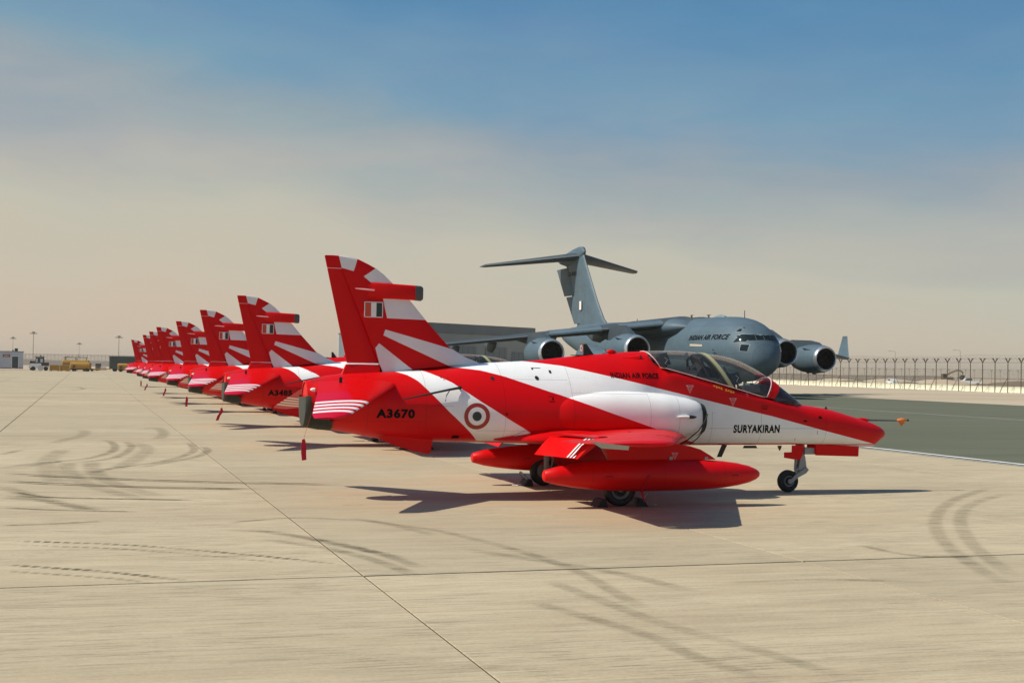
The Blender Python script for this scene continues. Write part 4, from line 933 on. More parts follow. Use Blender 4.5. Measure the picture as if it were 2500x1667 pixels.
# things lying or hanging around the jets
def J(k, x, y, z):   # point of jet k's own frame in the world
    return Matrix.Rotation(HEAD, 4, 'Z') @ Vector((x, y, z)) + jets[k].location
RL = ["red warning ribbon hanging on a cord below the tail of the nearest jet", "dark red warning ribbon hanging below the tail of the second jet", "small red warning ribbon hanging below the tail of the third jet", "small red warning ribbon hanging below the tail of the fourth jet", "tiny red warning ribbon hanging below the tail of the fifth jet", "tiny red warning ribbon hanging below the tail of the sixth jet"]
for k in range(6):
    lean = (.02, -.10, .0, -.07, -.10, .02)[k]
    o = empty('warning_ribbon', J(k, -5.02, -1.0, 0), HEAD, RL[k], 'ribbon', 'warning ribbons under the tails')
    mb = MB(); pts = [(0.0, .0, 1.03), (.012, .02, .93), (-.004 + lean * .6, .0, .82), (lean, .01, .70)]
    rr_ = []
    for (a, b, c_), wd in zip(pts, (.022, .042, .040, .036)): rr_.append([(a - wd, b, c_), (a + wd, b + .01, c_ + .01), (a + wd, b + .018, c_ + .01), (a - wd, b + .008, c_)])
    mb.grid(rr_, True, True, True); mb.build('flag_strip', M['ribbon'], o)
    mb = MB(); mb.tube([(0, .0, 1.03), (.06, .0, 1.25), (.20, .0, 1.69)], .0022, 5); mb.build('cord', M['ribbon'], o)
for k in range(5):
    nm = ('nearest', 'second', 'third', 'fourth', 'fifth')[k]
    for sd_, sn in ((-1, 'near-side'), (1, 'far-side')):
        for fr, fn in ((1, 'front'), (-1, 'rear')):
            o = empty('wheel_chock', J(k, fr * .34, sd_ * 1.83, 0), HEAD, 'black wheel chock %s of the %s main wheel of the %s jet' % ('in front' if fr > 0 else 'at the back', sn, nm), 'chock', 'wheel chocks of the jets')
            mb = MB(); q = [(-.09 * fr, .0), (.11 * fr, .0), (.02 * fr, .13), (-.05 * fr, .13)]; mb.prism(q, -.16, .16); mb.build('wedge', M['black'], o, smooth=False)
            if fr > 0 or sd_ > 0:
                mb = MB(); mb.tube([(.03 * fr, -.12, .12), (.10 * fr, -.13, .22), (.13 * fr, .0, .26), (.10 * fr, .13, .22), (.03 * fr, .12, .12)], .014, 6); mb.tube([(.12 * fr, -.10, .04), (.22 * fr, -.14, .02), (.30 * fr, -.05, .015)], .012, 6); mb.build('handle', M['strut'], o)

# ------------------------------------------------------------------ the grey transport plane
def grey_paint(name, base, seams=True):
    m = bpy.data.materials.new(name); m.use_nodes = True; t = NT(m.node_tree)
    b = t.n('ShaderNodeBsdfPrincipled'); o = t.n('ShaderNodeOutputMaterial'); t.link(b.outputs[0], o.inputs[0])
    tc = t.n('ShaderNodeTexCoord').outputs['Object']; x, y, z = t.xyz(tc)
    n = t.noise(t.scale(tc, (.5, 1, 1)), .9, 5, .6); n2 = t.noise(t.scale(tc, (1, 1, .25)), 2.2, 5, .6)
    c = t.mix(t.mapr(n, .35, .7, 0, 1), (*[q * 1.07 for q in base], 1), (*[q * .86 for q in base], 1))
    c = t.mix(t.mapr(n2, .52, .8, 0, .35), c, (*[q * .62 for q in base], 1))
    if seams:
        k = t.m('MULTIPLY', t.m('FRACT', t.m('MULTIPLY', x, .4)), 1.0); l = t.m('LESS_THAN', k, .018)
        k2 = t.m('FRACT', t.m('MULTIPLY', z, .8)); l2 = t.m('LESS_THAN', k2, .03)
        c = t.mix(t.m('MULTIPLY', t.m('MAXIMUM', l, l2), .30), c, (*[q * .4 for q in base], 1))
    t.link(c, b.inputs['Base Color']); b.inputs['Roughness'].default_value = .55; b.inputs['Specular IOR Level'].default_value = .35
    return m
GB = (.082, .126, .158)
M['grey'] = grey_paint('blue_grey_paint', GB); M['grey_shaded'] = grey_paint('blue_grey_wing_shaded', (.048, .066, .080), False)  # wing and tailplane grey darkened, underside shade put into its colour
M['grey_dark'] = pbr('dark_grey_panel', (.045, .055, .065), .45, dirt=.3, dscale=1.0)
M['lip'] = pbr('polished_lip', (.62, .64, .66), .28, metal=.75, dirt=.2)
M['void'] = pbr('engine_inside', (.006, .006, .007), .7)
M['window'] = glassmat('cockpit_window', (.10, .14, .16), .05, .75, (.012, .02, .022))
M['wframe'] = pbr('window_frame_paint', (.17, .22, .245), .5)
TH = .3066
tp = empty('transport_plane', (22.17, 106.67, 0), -(math.pi / 2 - TH), "huge grey four-engined air force transport plane parked behind the red jets", 'transport plane')
def P2(mb, name, mat, par=None, **k): return mb.build(name, mat, par or tp, **k)
FS = [(-2.0, 3.30, .05, .05), (-2.08, 3.32, .42, .5), (-2.4, 3.42, 1.05, 1.15), (-2.95, 3.60, 1.62, 1.68), (-3.6, 3.82, 2.10, 2.10), (-4.5, 3.98, 2.47, 2.42), (-5.8, 4.12, 2.73, 2.68), (-7.5, 4.18, 2.88, 2.88), (-11, 4.22, 2.95, 2.95), (-20, 4.22, 2.95, 2.95), (-28, 4.25, 2.95, 2.95), (-34, 4.6, 2.72, 2.8), (-40, 5.1, 2.30, 2.4), (-46, 5.7, 1.55, 1.7), (-51, 6.2, .8, .9), (-53, 6.4, .25, .3)]
def fsec(x):
    T = [(-a, b, c, d) for a, b, c, d in FS]; q = pch(T, -x); return q[1:]
def fring(x, n=48, g=0):
    zc, rz, ry = fsec(x); return [(x, math.cos(2*math.pi*k/n) * (ry + g), zc + math.sin(2*math.pi*k/n) * (rz + g)) for k in range(n)]
mb = MB(); xs = [-2.0, -2.04, -2.08, -2.16, -2.25, -2.4, -2.55, -2.75, -2.95, -3.25, -3.6, -4, -4.5, -5.1, -5.8, -6.5, -7.5, -9] + [-11 - 2 * k for k in range(21)] + [-53]
mb.grid([fring(x) for x in xs], True, True, True); c17f = P2(mb, 'fuselage', M['grey'])
bm = bmesh.new(); bm.from_mesh(c17f.data); bv2 = BVHTree.FromBMesh(bm); bm.free()
def side_at(x, z, sd_=-1, off=.02):
    hit = bv2.ray_cast(Vector((x, sd_ * 9, z)), Vector((0, -sd_, 0)))
    return hit[0] + hit[1] * off if hit[0] is not None else Vector((x, 0, z))
def skin_patch(poly, name, mat, off=.02, par=None, sd_=-1, sub=5):
    """patch given by 4 corners (x,z), laid on the hull skin"""
    mb = MB(); rows = []
    for i in range(sub + 1):
        row = []
        for j in range(sub + 1):
            u_, v_ = i / sub, j / sub
            x_ = (1-u_)*(1-v_)*poly[0][0] + u_*(1-v_)*poly[1][0] + u_*v_*poly[2][0] + (1-u_)*v_*poly[3][0]
            z_ = (1-u_)*(1-v_)*poly[0][1] + u_*(1-v_)*poly[1][1] + u_*v_*poly[2][1] + (1-u_)*v_*poly[3][1]
            row.append(tuple(side_at(x_, z_, sd_, off)))
        rows.append(row)
    mb.grid(rows, False); return P2(mb, name, mat, par or c17f)
def grow(poly, k):
    cx = sum(p[0] for p in poly) / 4; cz = sum(p[1] for p in poly) / 4
    return [(p[0] + math.copysign(k, p[0] - cx), p[1] + math.copysign(k, p[1] - cz)) for p in poly]
WINS = [[(-4.20, 4.72), (-3.25, 4.80), (-3.05, 5.38), (-3.85, 5.42)], [(-4.50, 5.66), (-4.10, 5.64), (-4.17, 5.88), (-4.43, 5.90)], [(-3.40, 4.02), (-2.85, 3.98), (-2.91, 4.52), (-3.43, 4.56)]]
for sd_ in (-1, 1):
    for i, p in enumerate(WINS):
        f_ = skin_patch(grow(p, .055), 'window_frame', M['wframe'], .012, sd_=sd_)
        skin_patch(p, 'window', M['window'], .03, sd_=sd_)
# front windscreens across the nose
for y0, y1 in ((-1.88, -1.40), (1.40, 1.88), (-1.30, -.72), (-.66, -.04), (.04, .66), (.72, 1.30)):
    rows = []
    for i in range(5):
        row = []
        for j in range(5):
            y_ = y0 + (y1 - y0) * i / 4; z_ = 4.98 + .42 * j / 4 - .06 * abs(y_)
            hit = bv2.ray_cast(Vector((5, y_, z_)), Vector((-1, 0, 0))); row.append(tuple(hit[0] + hit[1] * .03))
        rows.append(row)
    mb = MB(); mb.grid(rows, False); P2(mb, 'window', M['window'], c17f)
skin_patch([(-11.1, 4.46), (-8.65, 4.40), (-8.65, 4.58), (-11.1, 4.66)], 'pale_panel', M['cream'], .03)
me = text_mesh('INDIAN AIR FORCE', -11.55, -4.85, 4.98, 5.44, M['letter'], shear=.25, bold=.032, y=-9)
bm = bmesh.new(); bm.from_mesh(me); bmesh.ops.triangulate(bm, faces=bm.faces); bmesh.ops.subdivide_edges(bm, edges=[e for e in bm.edges if e.calc_length() > .35], cuts=1); bm.to_mesh(me); bm.free()
project(me, bv2, .025, -9.0); link('lettering', me, c17f)['kind'] = 'stuff'
mb = MB()
for x_, z_ in ((-6.6, 4.08), (-6.5, 3.78)): mb.tube([side_at(x_, z_), side_at(x_, z_) + Vector((.05, -.18, .02)), side_at(x_, z_) + Vector((.35, -.22, .02))], .03, 6)
split(P2(mb, 'air_data_probe', M['void']))
mb = MB(); mb.prism([(-6.3, 6.8), (-6.32, 7.6), (-6.38, 7.6), (-6.4, 6.8)], -.02, .02); mb.prism([(-16.8, 7.1), (-16.9, 7.55), (-17.2, 7.55), (-17.1, 7.1)], -.03, .03); mb.box((-16.9, 0, 7.53), (.5, .04, .05)); mb.prism([(-13.2, 7.1), (-13.3, 7.45), (-13.5, 7.45), (-13.5, 7.1)], -.03, .03); mb.box((-13.35, 0, 7.43), (.8, .04, .06))
mb.prism([(-30, 7.0), (-30.1, 7.6), (-30.15, 7.6), (-30.2, 7.0)], -.02, .02); split(P2(mb, 'roof_antenna', M['grey_dark']))
mb = MB(); mb.lathe([(-1.2, 0), (-.9, .22), (0, .34), (.9, .22), (1.2, 0)], (-11, 0, 7.05), n=12); P2(mb, 'roof_dome', M['wframe'])
mb = MB(); mb.box((-4.45, -1.0, 5.98), (.7, .05, .05)); mb.box((-4.2, -1.05, 6.02), (.1, .5, .04)); P2(mb, 'refuel_marking', M['wframe'])
# gear sponsons with wheels
for sd_ in (-1, 1):
    mb = MB(); rings = []
    for x_, ry, rz in ((-20.5, .1, .2), (-21.5, .7, 1.0), (-23, 1.2, 1.45), (-25, 1.35, 1.55), (-32, 1.35, 1.55), (-35, 1.2, 1.5), (-38, .7, 1.3), (-40, .15, .8)):
        rings.append([(x_, sd_ * 3.0 + sgn(math.cos(2*math.pi*k/24), .7) * ry * 1.05, 2.75 + (.55 if x_ < -34 else 0) + sgn(math.sin(2*math.pi*k/24), .7) * rz) for k in range(24)])
    mb.grid(rings, True, True, True); P2(mb, 'gear_sponson', M['grey'])
    for xw in (-24.5, -27.5):
        for yw in (2.7, 3.3, 3.9):
            mb = MB(); mb.lathe([(-.2, .3), (-.22, .55), (-.12, .62), (.12, .62), (.22, .55), (.2, .3)], (xw, sd_ * yw, .62), axis='Y', n=24); P2(mb, 'wheel', M['tyre'])
    mb = MB()
    for xw in (-24.5, -27.5): mb.tube([(xw, sd_ * 2.6, .62), (xw, sd_ * 4.0, .62)], .15, 8); mb.tube([(xw, sd_ * 3.3, .62), (xw, sd_ * 3.0, 2.0)], .2, 8)
    P2(mb, 'main_leg', M['strut'])
for yw in (-.35, .35):
    mb = MB(); mb.lathe([(-.15, .25), (-.16, .46), (-.08, .52), (.08, .52), (.16, .46), (.15, .25)], (-6.2, yw, .52), axis='Y', n=20); P2(mb, 'nose_wheel', M['tyre'])
mb = MB(); mb.tube([(-6.2, -.35, .52), (-6.2, .35, .52)], .08, 8); mb.tube([(-6.2, 0, .52), (-6.1, 0, 1.8)], .14, 8); P2(mb, 'nose_leg', M['strut'])
# roundel low on the near side, aft, mostly hidden
rr_ = []
for r_, nm, mt in ((.52, 'roundel_ring', 'saffron'), (.36, 'roundel_band', 'white'), (.16, 'roundel_centre', 'green')):
    mb = MB(); mb.lathe([(0, .001), (0, r_)], (-34.3, -4.62 - (.6 - r_) * .05, 4.45), axis='Y', n=24); P2(mb, nm, M[mt])
# wings
wl = lambda y: -15.6 - .632 * (abs(y) - 2.9)
wzz = lambda y: 6.62 - .120 * (abs(y) - 2.9)
def wc(y): return 10.2 - .325 * (abs(y) - 2.9)
for sd_ in (-1, 1):
    mb = MB(); wing_mb(mb, [(sd_ * y, wl(y), wc(y), (1.05 - .036 * (abs(y) - 2.9)) , wzz(y)) for y in (1.0, 2.9, 7.5, 11, 14.2, 20, 25.3)], n=14); P2(mb, 'wing', M['grey_shaded'])
    # slat gap strip on the leading edge, bright
    mb = MB()
    for ya, yb in ((3.4, 6.9), (8.3, 12.6)):
        rings = []
        for y in (ya, yb): rings.append([(wl(y) + .06 - q[0], sd_ * y, wzz(y) + q[1]) for q in ((0, -.10), (.0, .06), (.35, .30), (.7, .42))])
        mb.grid(rings, False)
    split(P2(mb, 'slat', M['grey']))
    # root blister between wing and hull
    mb = MB(); rings = []
    for x_, g_ in ((-13.6, .15), (-14.6, .75), (-16, 1.05), (-20, 1.15), (-26, 1.1), (-29, .6), (-31, .1)):
        rings.append([(x_, sd_ * (1.7 + math.cos(a) * 1.75 * g_), 6.25 + math.sin(a) * .85 * g_) for a in [2*math.pi*k/20 for k in range(20)]])
    mb.grid(rings, True, True, True); P2(mb, 'wing_root_blister', M['grey'])
    # flap track fairings
    for yf in (6.0, 10.8, 16.2, 19.6, 22.6):
        mb = MB(); x0 = wl(yf) - wc(yf) * .55; L_ = wc(yf) * .75
        rings = [[(x0 - L_ * f, sd_ * yf + math.cos(a) * .24 * k, wzz(yf) - .35 - .48 * k + math.sin(a) * .55 * k) for a in [2*math.pi*q/12 for q in range(12)]] for f, k in ((0, .08), (.15, .6), (.4, 1), (.7, .8), (1, .08))]
        mb.grid(rings, True, True, True); P2(mb, 'flap_track_fairing', M['grey_shaded'])
    # winglet
    mb = MB(); wing_mb(mb, [(wzz(25.3) - .05, -29.85, 2.75, .16, sd_ * 25.35), (wzz(25.3) + .3, -30.15, 2.35, .14, sd_ * 25.45), (6.45, -31.25, .95, .06, sd_ * 25.9)], vertical=True); P2(mb, 'winglet', M['grey'])
    # engines
    for ye, xi, ze in ((7.5, -12.2, 4.10), (14.2, -16.35, 3.66)):
        yy = sd_ * ye
        en = empty('engine'); en.parent = tp
        mb = MB(); prof = [(-.02, 1.13), (-.25, 1.25), (-.8, 1.36), (-1.8, 1.44), (-3.0, 1.42), (-4.2, 1.28), (-5.2, 1.05)]
        mb.lathe(prof, (xi, yy, ze), n=40, caps=False)
        P2(mb, 'cowling', M['grey'], en)
        mb = MB(); mb.lathe([(-.30, 1.262), (-.12, 1.222), (0, 1.165), (.04, 1.10), (0, 1.04), (-.2, 1.02)], (xi, yy, ze), n=40, caps=False); P2(mb, 'intake_lip', M['lip'], en)
        mb = MB(); mb.lathe([(-.01, 1.035), (-.9, 1.05), (-1.4, 1.08)], (xi - .10, yy, ze), n=36, caps=False); P2(mb, 'intake_duct', M['void'], en)
        mb = MB(); mb.lathe([(-1.40, 1.10), (-1.40, .30), (-1.0, .22), (-.75, .02)], (xi, yy, ze), n=24, caps=False)
        for k in range(24):
            a = 2 * math.pi * k / 24; c, s_ = math.cos(a), math.sin(a); c2, s2 = math.cos(a + .16), math.sin(a + .16)
            b = len(mb.v); mb.v += [(xi - 1.30, yy + c * .3, ze + s_ * .3), (xi - 1.15, yy + c * 1.06, ze + s_ * 1.06), (xi - 1.32, yy + c2 * 1.06, ze + s2 * 1.06), (xi - 1.34, yy + c2 * .3, ze + s2 * .3)]; mb.face((b, b+1, b+2, b+3))
        P2(mb, 'fan', M['void'], en)['kind'] = 'stuff'
        mb = MB(); mb.lathe([(-5.2, .95), (-5.4, .7), (-6.6, .5), (-7.6, .2)], (xi, yy, ze), n=24); P2(mb, 'exhaust_cone', M['grey_dark'], en)
        mb = MB(); zw = wzz(ye); xw = wl(ye)
        mb.prism([(xi - .9, ze + 1.30), (xi - 1.6, ze + 1.62), (xi - 3.2, zw + .25), (xw + .1, zw + .35), (xw - .8, zw + .2), (xw - 3.8, zw - .35), (xi - 7.0, ze + .9), (xi - 4.6, ze + .85), (xi - 2.0, ze + 1.2)], yy - .22, yy + .22); P2(mb, 'pylon', M['grey_shaded'], en)
        for q in (-1, 1):
            mb = MB(); a = R(38); c, s_ = math.cos(a), math.sin(a)
            base = Vector((xi - .95, yy + q * 1.33 * c, ze + 1.33 * s_)); b2 = Vector((xi - 2.3, yy + q * 1.38 * c, ze + 1.38 * s_)); tp_ = Vector((xi - 2.2, yy + q * 1.75 * c, ze + 1.70 * s_))
            mb.v = [tuple(base), tuple(b2), tuple(tp_), tuple(base + Vector((0, 0, .03))), tuple(b2 + Vector((0, 0, .03))), tuple(tp_ + Vector((0, 0, .03)))]
            for f_ in ((0, 1, 2), (3, 5, 4), (0, 3, 4, 1), (1, 4, 5, 2), (2, 5, 3, 0)): mb.face(f_)
            P2(mb, 'strake', M['grey_dark'], en)
        mb = MB(); mb.box((xi - 2.2, yy, ze - 1.45), (.5, .12, .18)); mb.box((xi - 3.4, yy, ze - 1.42), (.3, .1, .12)); split(P2(mb, 'drain_mast', M['grey_dark'], en))
# fin with rudders
mb = MB(); wing_mb(mb, [(6.6, -37.9, 10.6, .95, 0), (7.4, -38.7, 9.4, .80, 0), (7.9, -39.55, 8.6, .72, 0), (10.04, -41.7, 7.8, .68, 0), (13.9, -44.9, 6.9, .62, 0), (15.3, -46.0, 6.6, .60, 0), (16.0, -46.35, 6.2, .55, 0)], vertical=True, n=14); P2(mb, 'fin', M['grey'])
mb = MB(); wing_mb(mb, [(7.55, -46.2, 2.9, .34, 0), (10.82, -48.6, 3.45, .36, 0)], vertical=True, n=10); P2(mb, 'rudder', M['grey'])
mb = MB(); wing_mb(mb, [(10.98, -48.7, 4.0, .36, 0), (14.35, -51.2, 4.4, .36, 0)], vertical=True, n=10); P2(mb, 'rudder', M['grey'])
mb = MB(); rings = []
for x_, rz, ry, zc in ((-45.9, .1, .1, 15.9), (-46.5, .62, .34, 15.9), (-47.8, 1.0, .44, 15.62), (-49.5, .98, .45, 15.5), (-52, .8, .4, 15.35), (-54.2, .42, .25, 15.4), (-55.5, .05, .05, 15.5)):
    rings.append([(x_, math.cos(2*math.pi*k/20) * ry, zc + math.sin(2*math.pi*k/20) * rz) for k in range(20)])
mb.grid(rings, True, True, True); P2(mb, 'fin_bullet', M['grey'])
for sd_ in (-1, 1):
    mb = MB(); wing_mb(mb, [(sd_ * .1, -46.8, 6.9, .95, 15.50), (sd_ * 9.7, -53.0, 2.8, .38, 14.40), (sd_ * 9.95, -53.7, 2.1, .20, 14.36)]); P2(mb, 'tailplane', M['grey_shaded'])
mb = MB(); mb.box((-46.15, -.37, 9.62), (.62, .03, 1.0)); P2(mb, 'flag_stripe', M['white'])
mb = MB(); mb.box((-46.53, -.36, 9.62), (.10, .03, 1.0)); P2(mb, 'flag_stripe', M['saffron'])
mb = MB(); mb.box((-45.78, -.36, 9.62), (.10, .03, 1.0)); P2(mb, 'flag_stripe', M['green'])
me = text_mesh('CB-8001', -50.6, -47.75, 13.25, 13.72, M['letter'], shear=.2, bold=.02, y=-.36); me.name = 'serial_number'; link('serial_number', me, tp)

# ------------------------------------------------------------------ buildings
M['fascia'] = pbr('grey_cladding', (.165, .185, .190), .6, dirt=.25, dscale=.3)
M['wall_l'] = pbr('pale_cladding', (.30, .31, .285), .6, dirt=.2, dscale=.3)
M['door_g'] = pbr('grey_door', (.20, .215, .21), .6)
M['whitewall'] = pbr('white_wall', (.80, .80, .78), .6, dirt=.1, dscale=.5)
hang = empty('hangar', (4.28, 250, 0), math.atan2(21.0, 18.4), "long low grey hangar with dark top band behind the transport plane's wing", 'hangar')
# local x runs along the front towards the camera's left (negative), y is depth
mb = MB(); mb.box((-15.5, 3, 4.1), (31, 6, 8.2)); mb.build('wall', M['wall_l'], hang, smooth=False)
mb = MB(); mb.box((-15.5, 3, 9.1), (31.3, 6.3, 1.75)); mb.build('fascia', M['fascia'], hang, smooth=False)
for x_, z_, w_, h_ in ((-4, 2.6, 5.0, 5.2), (-11, 3.0, 6.0, 6.0), (-19.5, 3.0, 6.0, 6.0), (-26, 2.6, 4, 5.2)):
    mb = MB(); mb.box((x_, -.08, z_), (w_, .15, h_)); d_ = mb.build('door', M['door_g'], hang, smooth=False)
    mb = MB()
    for q in range(4): mb.box((x_ - w_ / 2 + w_ * (q + .5) / 4, -.17, z_), (.06, .05, h_ * .98))
    split(mb.build('door_rib', M['fascia'], d_, smooth=False))
an = empty('annex_building', (-1.3, 252, 0), math.atan2(21.0, 18.4), "lower beige annex standing in front of the grey hangar", 'building')
mb = MB(); mb.box((-7, -2.6, 3.4), (14, 4.5, 6.8)); mb.build('wall', M['wall_l'], an, smooth=False)
mb = MB(); mb.box((-7, -2.6, 6.95), (14.3, 4.8, .3)); mb.build('roof_edge', M['fascia'], an, smooth=False)
mb = MB(); mb.box((-4, -4.9, 1.6), (3, .12, 3.2)); mb.build('door', M['door_g'], an, smooth=False)
wb = empty('white_building', (-31.2, 252, 0), R(8), "bright white plain block seen between the fins of the two nearest jets", 'building')
mb = MB(); mb.box((0, 2, 4.1), (5.2, 8, 8.2)); mb.build('wall', M['whitewall'], wb, smooth=False)
mb = MB(); mb.box((0, 2, 8.25), (5.3, 8.1, .14)); mb.build('parapet', M['wall_l'], wb, smooth=False)
mb = MB(); mb.box((.9, -2.05, 1.2), (1.1, .1, 2.3)); mb.build('door', M['door_g'], wb, smooth=False)

# ------------------------------------------------------------------ fences on the right
M['post'] = pbr('rusty_brown_post', (.085, .068, .050), .7, dirt=.5, dscale=3)
M['post_far'] = pbr('hazed_far_post', (.33, .295, .24), .8)  # colour lightened to imitate haze fading the far posts and masts
M['wire'] = pbr('grey_wire', (.16, .145, .12), .7)
M['creamwall'] = pbr('cream_barrier_concrete', (.82, .79, .60), .8, dirt=.15, dscale=1.2)
M['soil'] = pbr('brown_soil', (.17, .13, .09), .95, dirt=.4, dscale=.4)
def mesh_alpha(name, col, a):
    m = bpy.data.materials.new(name); m.use_nodes = True; t = NT(m.node_tree); o = t.n('ShaderNodeOutputMaterial')
    tr = t.n('ShaderNodeBsdfTransparent'); d = t.n('ShaderNodeBsdfDiffuse'); d.inputs[0].default_value = (*col, 1)
    tc = t.n('ShaderNodeTexCoord').outputs['Object']
    n = t.mapr(t.noise(tc, .8, 3), .3, .7, a * .7, a * 1.3)
    mx = t.n('ShaderNodeMixShader'); t.link(n, mx.inputs[0]); t.link(tr.outputs[0], mx.inputs[1]); t.link(d.outputs[0], mx.inputs[2]); t.link(mx.outputs[0], o.inputs[0]); return m
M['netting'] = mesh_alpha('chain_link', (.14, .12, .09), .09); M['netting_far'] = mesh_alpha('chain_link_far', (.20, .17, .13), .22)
def fence(name, label, a, b, step, h, mats, arm=.55, wall=False, brace_every=0, razor=True, post_r=.05, rails=(1.0, .46), far=False, group=None):
    A_, B_ = Vector((*a, 0)), Vector((*b, 0)); d_ = (B_ - A_); L_ = d_.length; rz = math.atan2(d_.y, d_.x)
    f = empty(name, A_, rz, label, 'fence', group); pm, wm, nm = mats
    n = int(L_ / step)
    mb = MB(); mb.tube([(0, 0, 0), (0, 0, h)], post_r, 6)
    if arm:
        for s2 in (-1, 1): mb.tube([(0, 0, h - .02), (0, s2 * arm * .75 , h + arm)], post_r * .8, 5); mb.tube([(0, 0, h - .02), (s2 * arm * .7, 0, h + arm)], post_r * .8, 5)
    pme = mb.mesh('post', pm, smooth=False)
    mb = MB(); mb.tube([(0, 0, h * .5), (step * .62, 0, .1)], post_r * .6, 5); bme = mb.mesh('brace', pm, smooth=False)
    for i in range(n + 1):
        link('post', pme, f, (i * step, 0, 0), random.uniform(-.03, .03))
        if brace_every and i % brace_every == 0: link('brace', bme, f, (i * step, 0, 0), 0 if random.random() < .7 else math.pi)
    mb = MB()
    for r_ in rails: mb.tube([(0, .03, h * r_), (L_, .03, h * r_)], post_r * .42, 4)
    mb.build('rail', pm, f, smooth=False)
    mb = MB(); mb.v = [(0, .05, .1), (L_, .05, .1), (L_, .05, h), (0, .05, h)]; mb.face((0, 1, 2, 3)); mb.build('wire_mesh', nm, f, smooth=False)
    if arm:
        mb = MB()
        for s2 in (-1, 1):
            for q in (.45, .72, 1.0): mb.tube([(0, s2 * arm * .75 * q, h + arm * q), (L_, s2 * arm * .75 * q, h + arm * q)], .009 if not far else .02, 3)
        o = mb.build('barbed_wire', wm, f, smooth=False)
    if razor:
        mb = MB(); pts = []; per = 1.15; k = 0; x_ = 0
        while x_ < L_:
            pts.append((x_, .42 * math.sin(k * 1.1), h + .62 + .38 * math.cos(k * 1.1) + .10 * math.sin(x_ * .13) + .07 * math.sin(x_ * .41))); x_ += .16; k += 1
        mb.tube(pts, .013, 3); o = mb.build('razor_coil', wm, f, smooth=False); o['kind'] = 'stuff'
    return f
import itertools
fdir = Vector((51.25 - 70.09, 248.64 - 178.3, 0)).normalized()
pA = Vector((70.09, 178.3, 0)) - fdir * 9.0; pB = pA + fdir * 118
fence('perimeter_fence', "tall brown post fence with Y-shaped tops and razor wire in front of the cream barriers", pA[:2], pB[:2], 2.9, 4.25, (M['post'], M['wire'], M['netting']), arm=.62, brace_every=2, post_r=.068)
nrm = Vector((fdir.y, -fdir.x, 0))
off = nrm * 1.2 if (nrm.x * pA.x) > 0 else nrm * -1.2
bw = empty('barrier_wall', pA + off, math.atan2(fdir.y, fdir.x), "low cream concrete barrier wall along the foot of the nearer fence", 'wall')
mb = MB(); mb.prism([(0, 0), (4.0, 0), (4.0, .80), (0, .80)], -.18, .18)
mb2 = MB(); mb2.grid([[(x_, y_, z_) for y_, z_ in ((-.30, 0), (-.30, .08), (-.16, .30), (-.12, .86), (.12, .86), (.16, .30), (.30, .08), (.30, 0))] for x_ in (0.02, 3.93)], True, True, True); bme = mb2.mesh('barrier_block', M['creamwall'], smooth=False)
for i in range(29): link('barrier_block', bme, bw, (i * 3.97, random.uniform(-.02, .02), random.uniform(-.015, .01)))
mb = MB(); rings = []
for i in range(60):
    x_ = i * 2.0; h_ = .92 + .14 * math.sin(i * .7) + .09 * math.sin(i * 1.9); rings.append([(x_, -.6, -.05), (x_, -1.3, h_), (x_, -2.4, h_ - .1 + .1 * math.sin(i * 1.3)), (x_, -5.0, -.05)])
mb.grid(rings, False); o = mb.build('soil_bank', M['soil'], None, loc=pA + off, rz=math.atan2(fdir.y, fdir.x)); o['kind'] = 'structure'
if (off.dot(nrm) < 0) != (nrm.x * pA.x > 0): pass
fence('far_fence', "farther pale fence with many thin posts beyond the nearer brown one", (150, 300), (60, 430), 2.6, 3.6, (M['post_far'], M['wire'], M['netting_far']), arm=.5, razor=False, post_r=.08, far=True)
# low rubble and sand heaps beyond the wall
def heap(name, x, y, r, h, mat, label, cat, sy=1.0, seed=0):
    rnd = random.Random(seed); mb = MB(); rings = []
    for k, (f, z_) in enumerate(((1, 0), (.85, .25), (.62, .6), (.35, .88), (.1, 1))):
        rings.append([(math.cos(2*math.pi*q/24) * r * f * (1 + rnd.uniform(-.12, .12)), math.sin(2*math.pi*q/24) * r * sy * f * (1 + rnd.uniform(-.12, .12)), h * z_ * (1 + rnd.uniform(-.12, .1)) - .06) for q in range(24)])
    mb.grid(rings, True, False, True); o = mb.build(name, mat, None, loc=(x, y, 0)); tag(o, label, cat, 'sand heaps behind the fence'); return o
hl = ["low sand heap behind the fence near the excavator", "low sand heap behind the fence right of the white pickup", "low sand heap behind the fence below the outer engine", "long sand heap behind the fence at the right edge of the view", "sand heap behind the fence between the two lamp posts", "sand heap behind the fence left of the winglet"]
for i, (x_, y_, r_, h_) in enumerate(((97, 292, 9, 1.4), (118, 300, 10, 1.3), (72, 285, 8, 1.2), (112, 262, 8, .9), (88, 300, 9, 1.3), (80, 320, 10, 1.4))):
    heap('sand_heap', x_, y_, r_, h_, M['soil'] if i % 2 else M['sand'], hl[i], 'heap', .5, i)
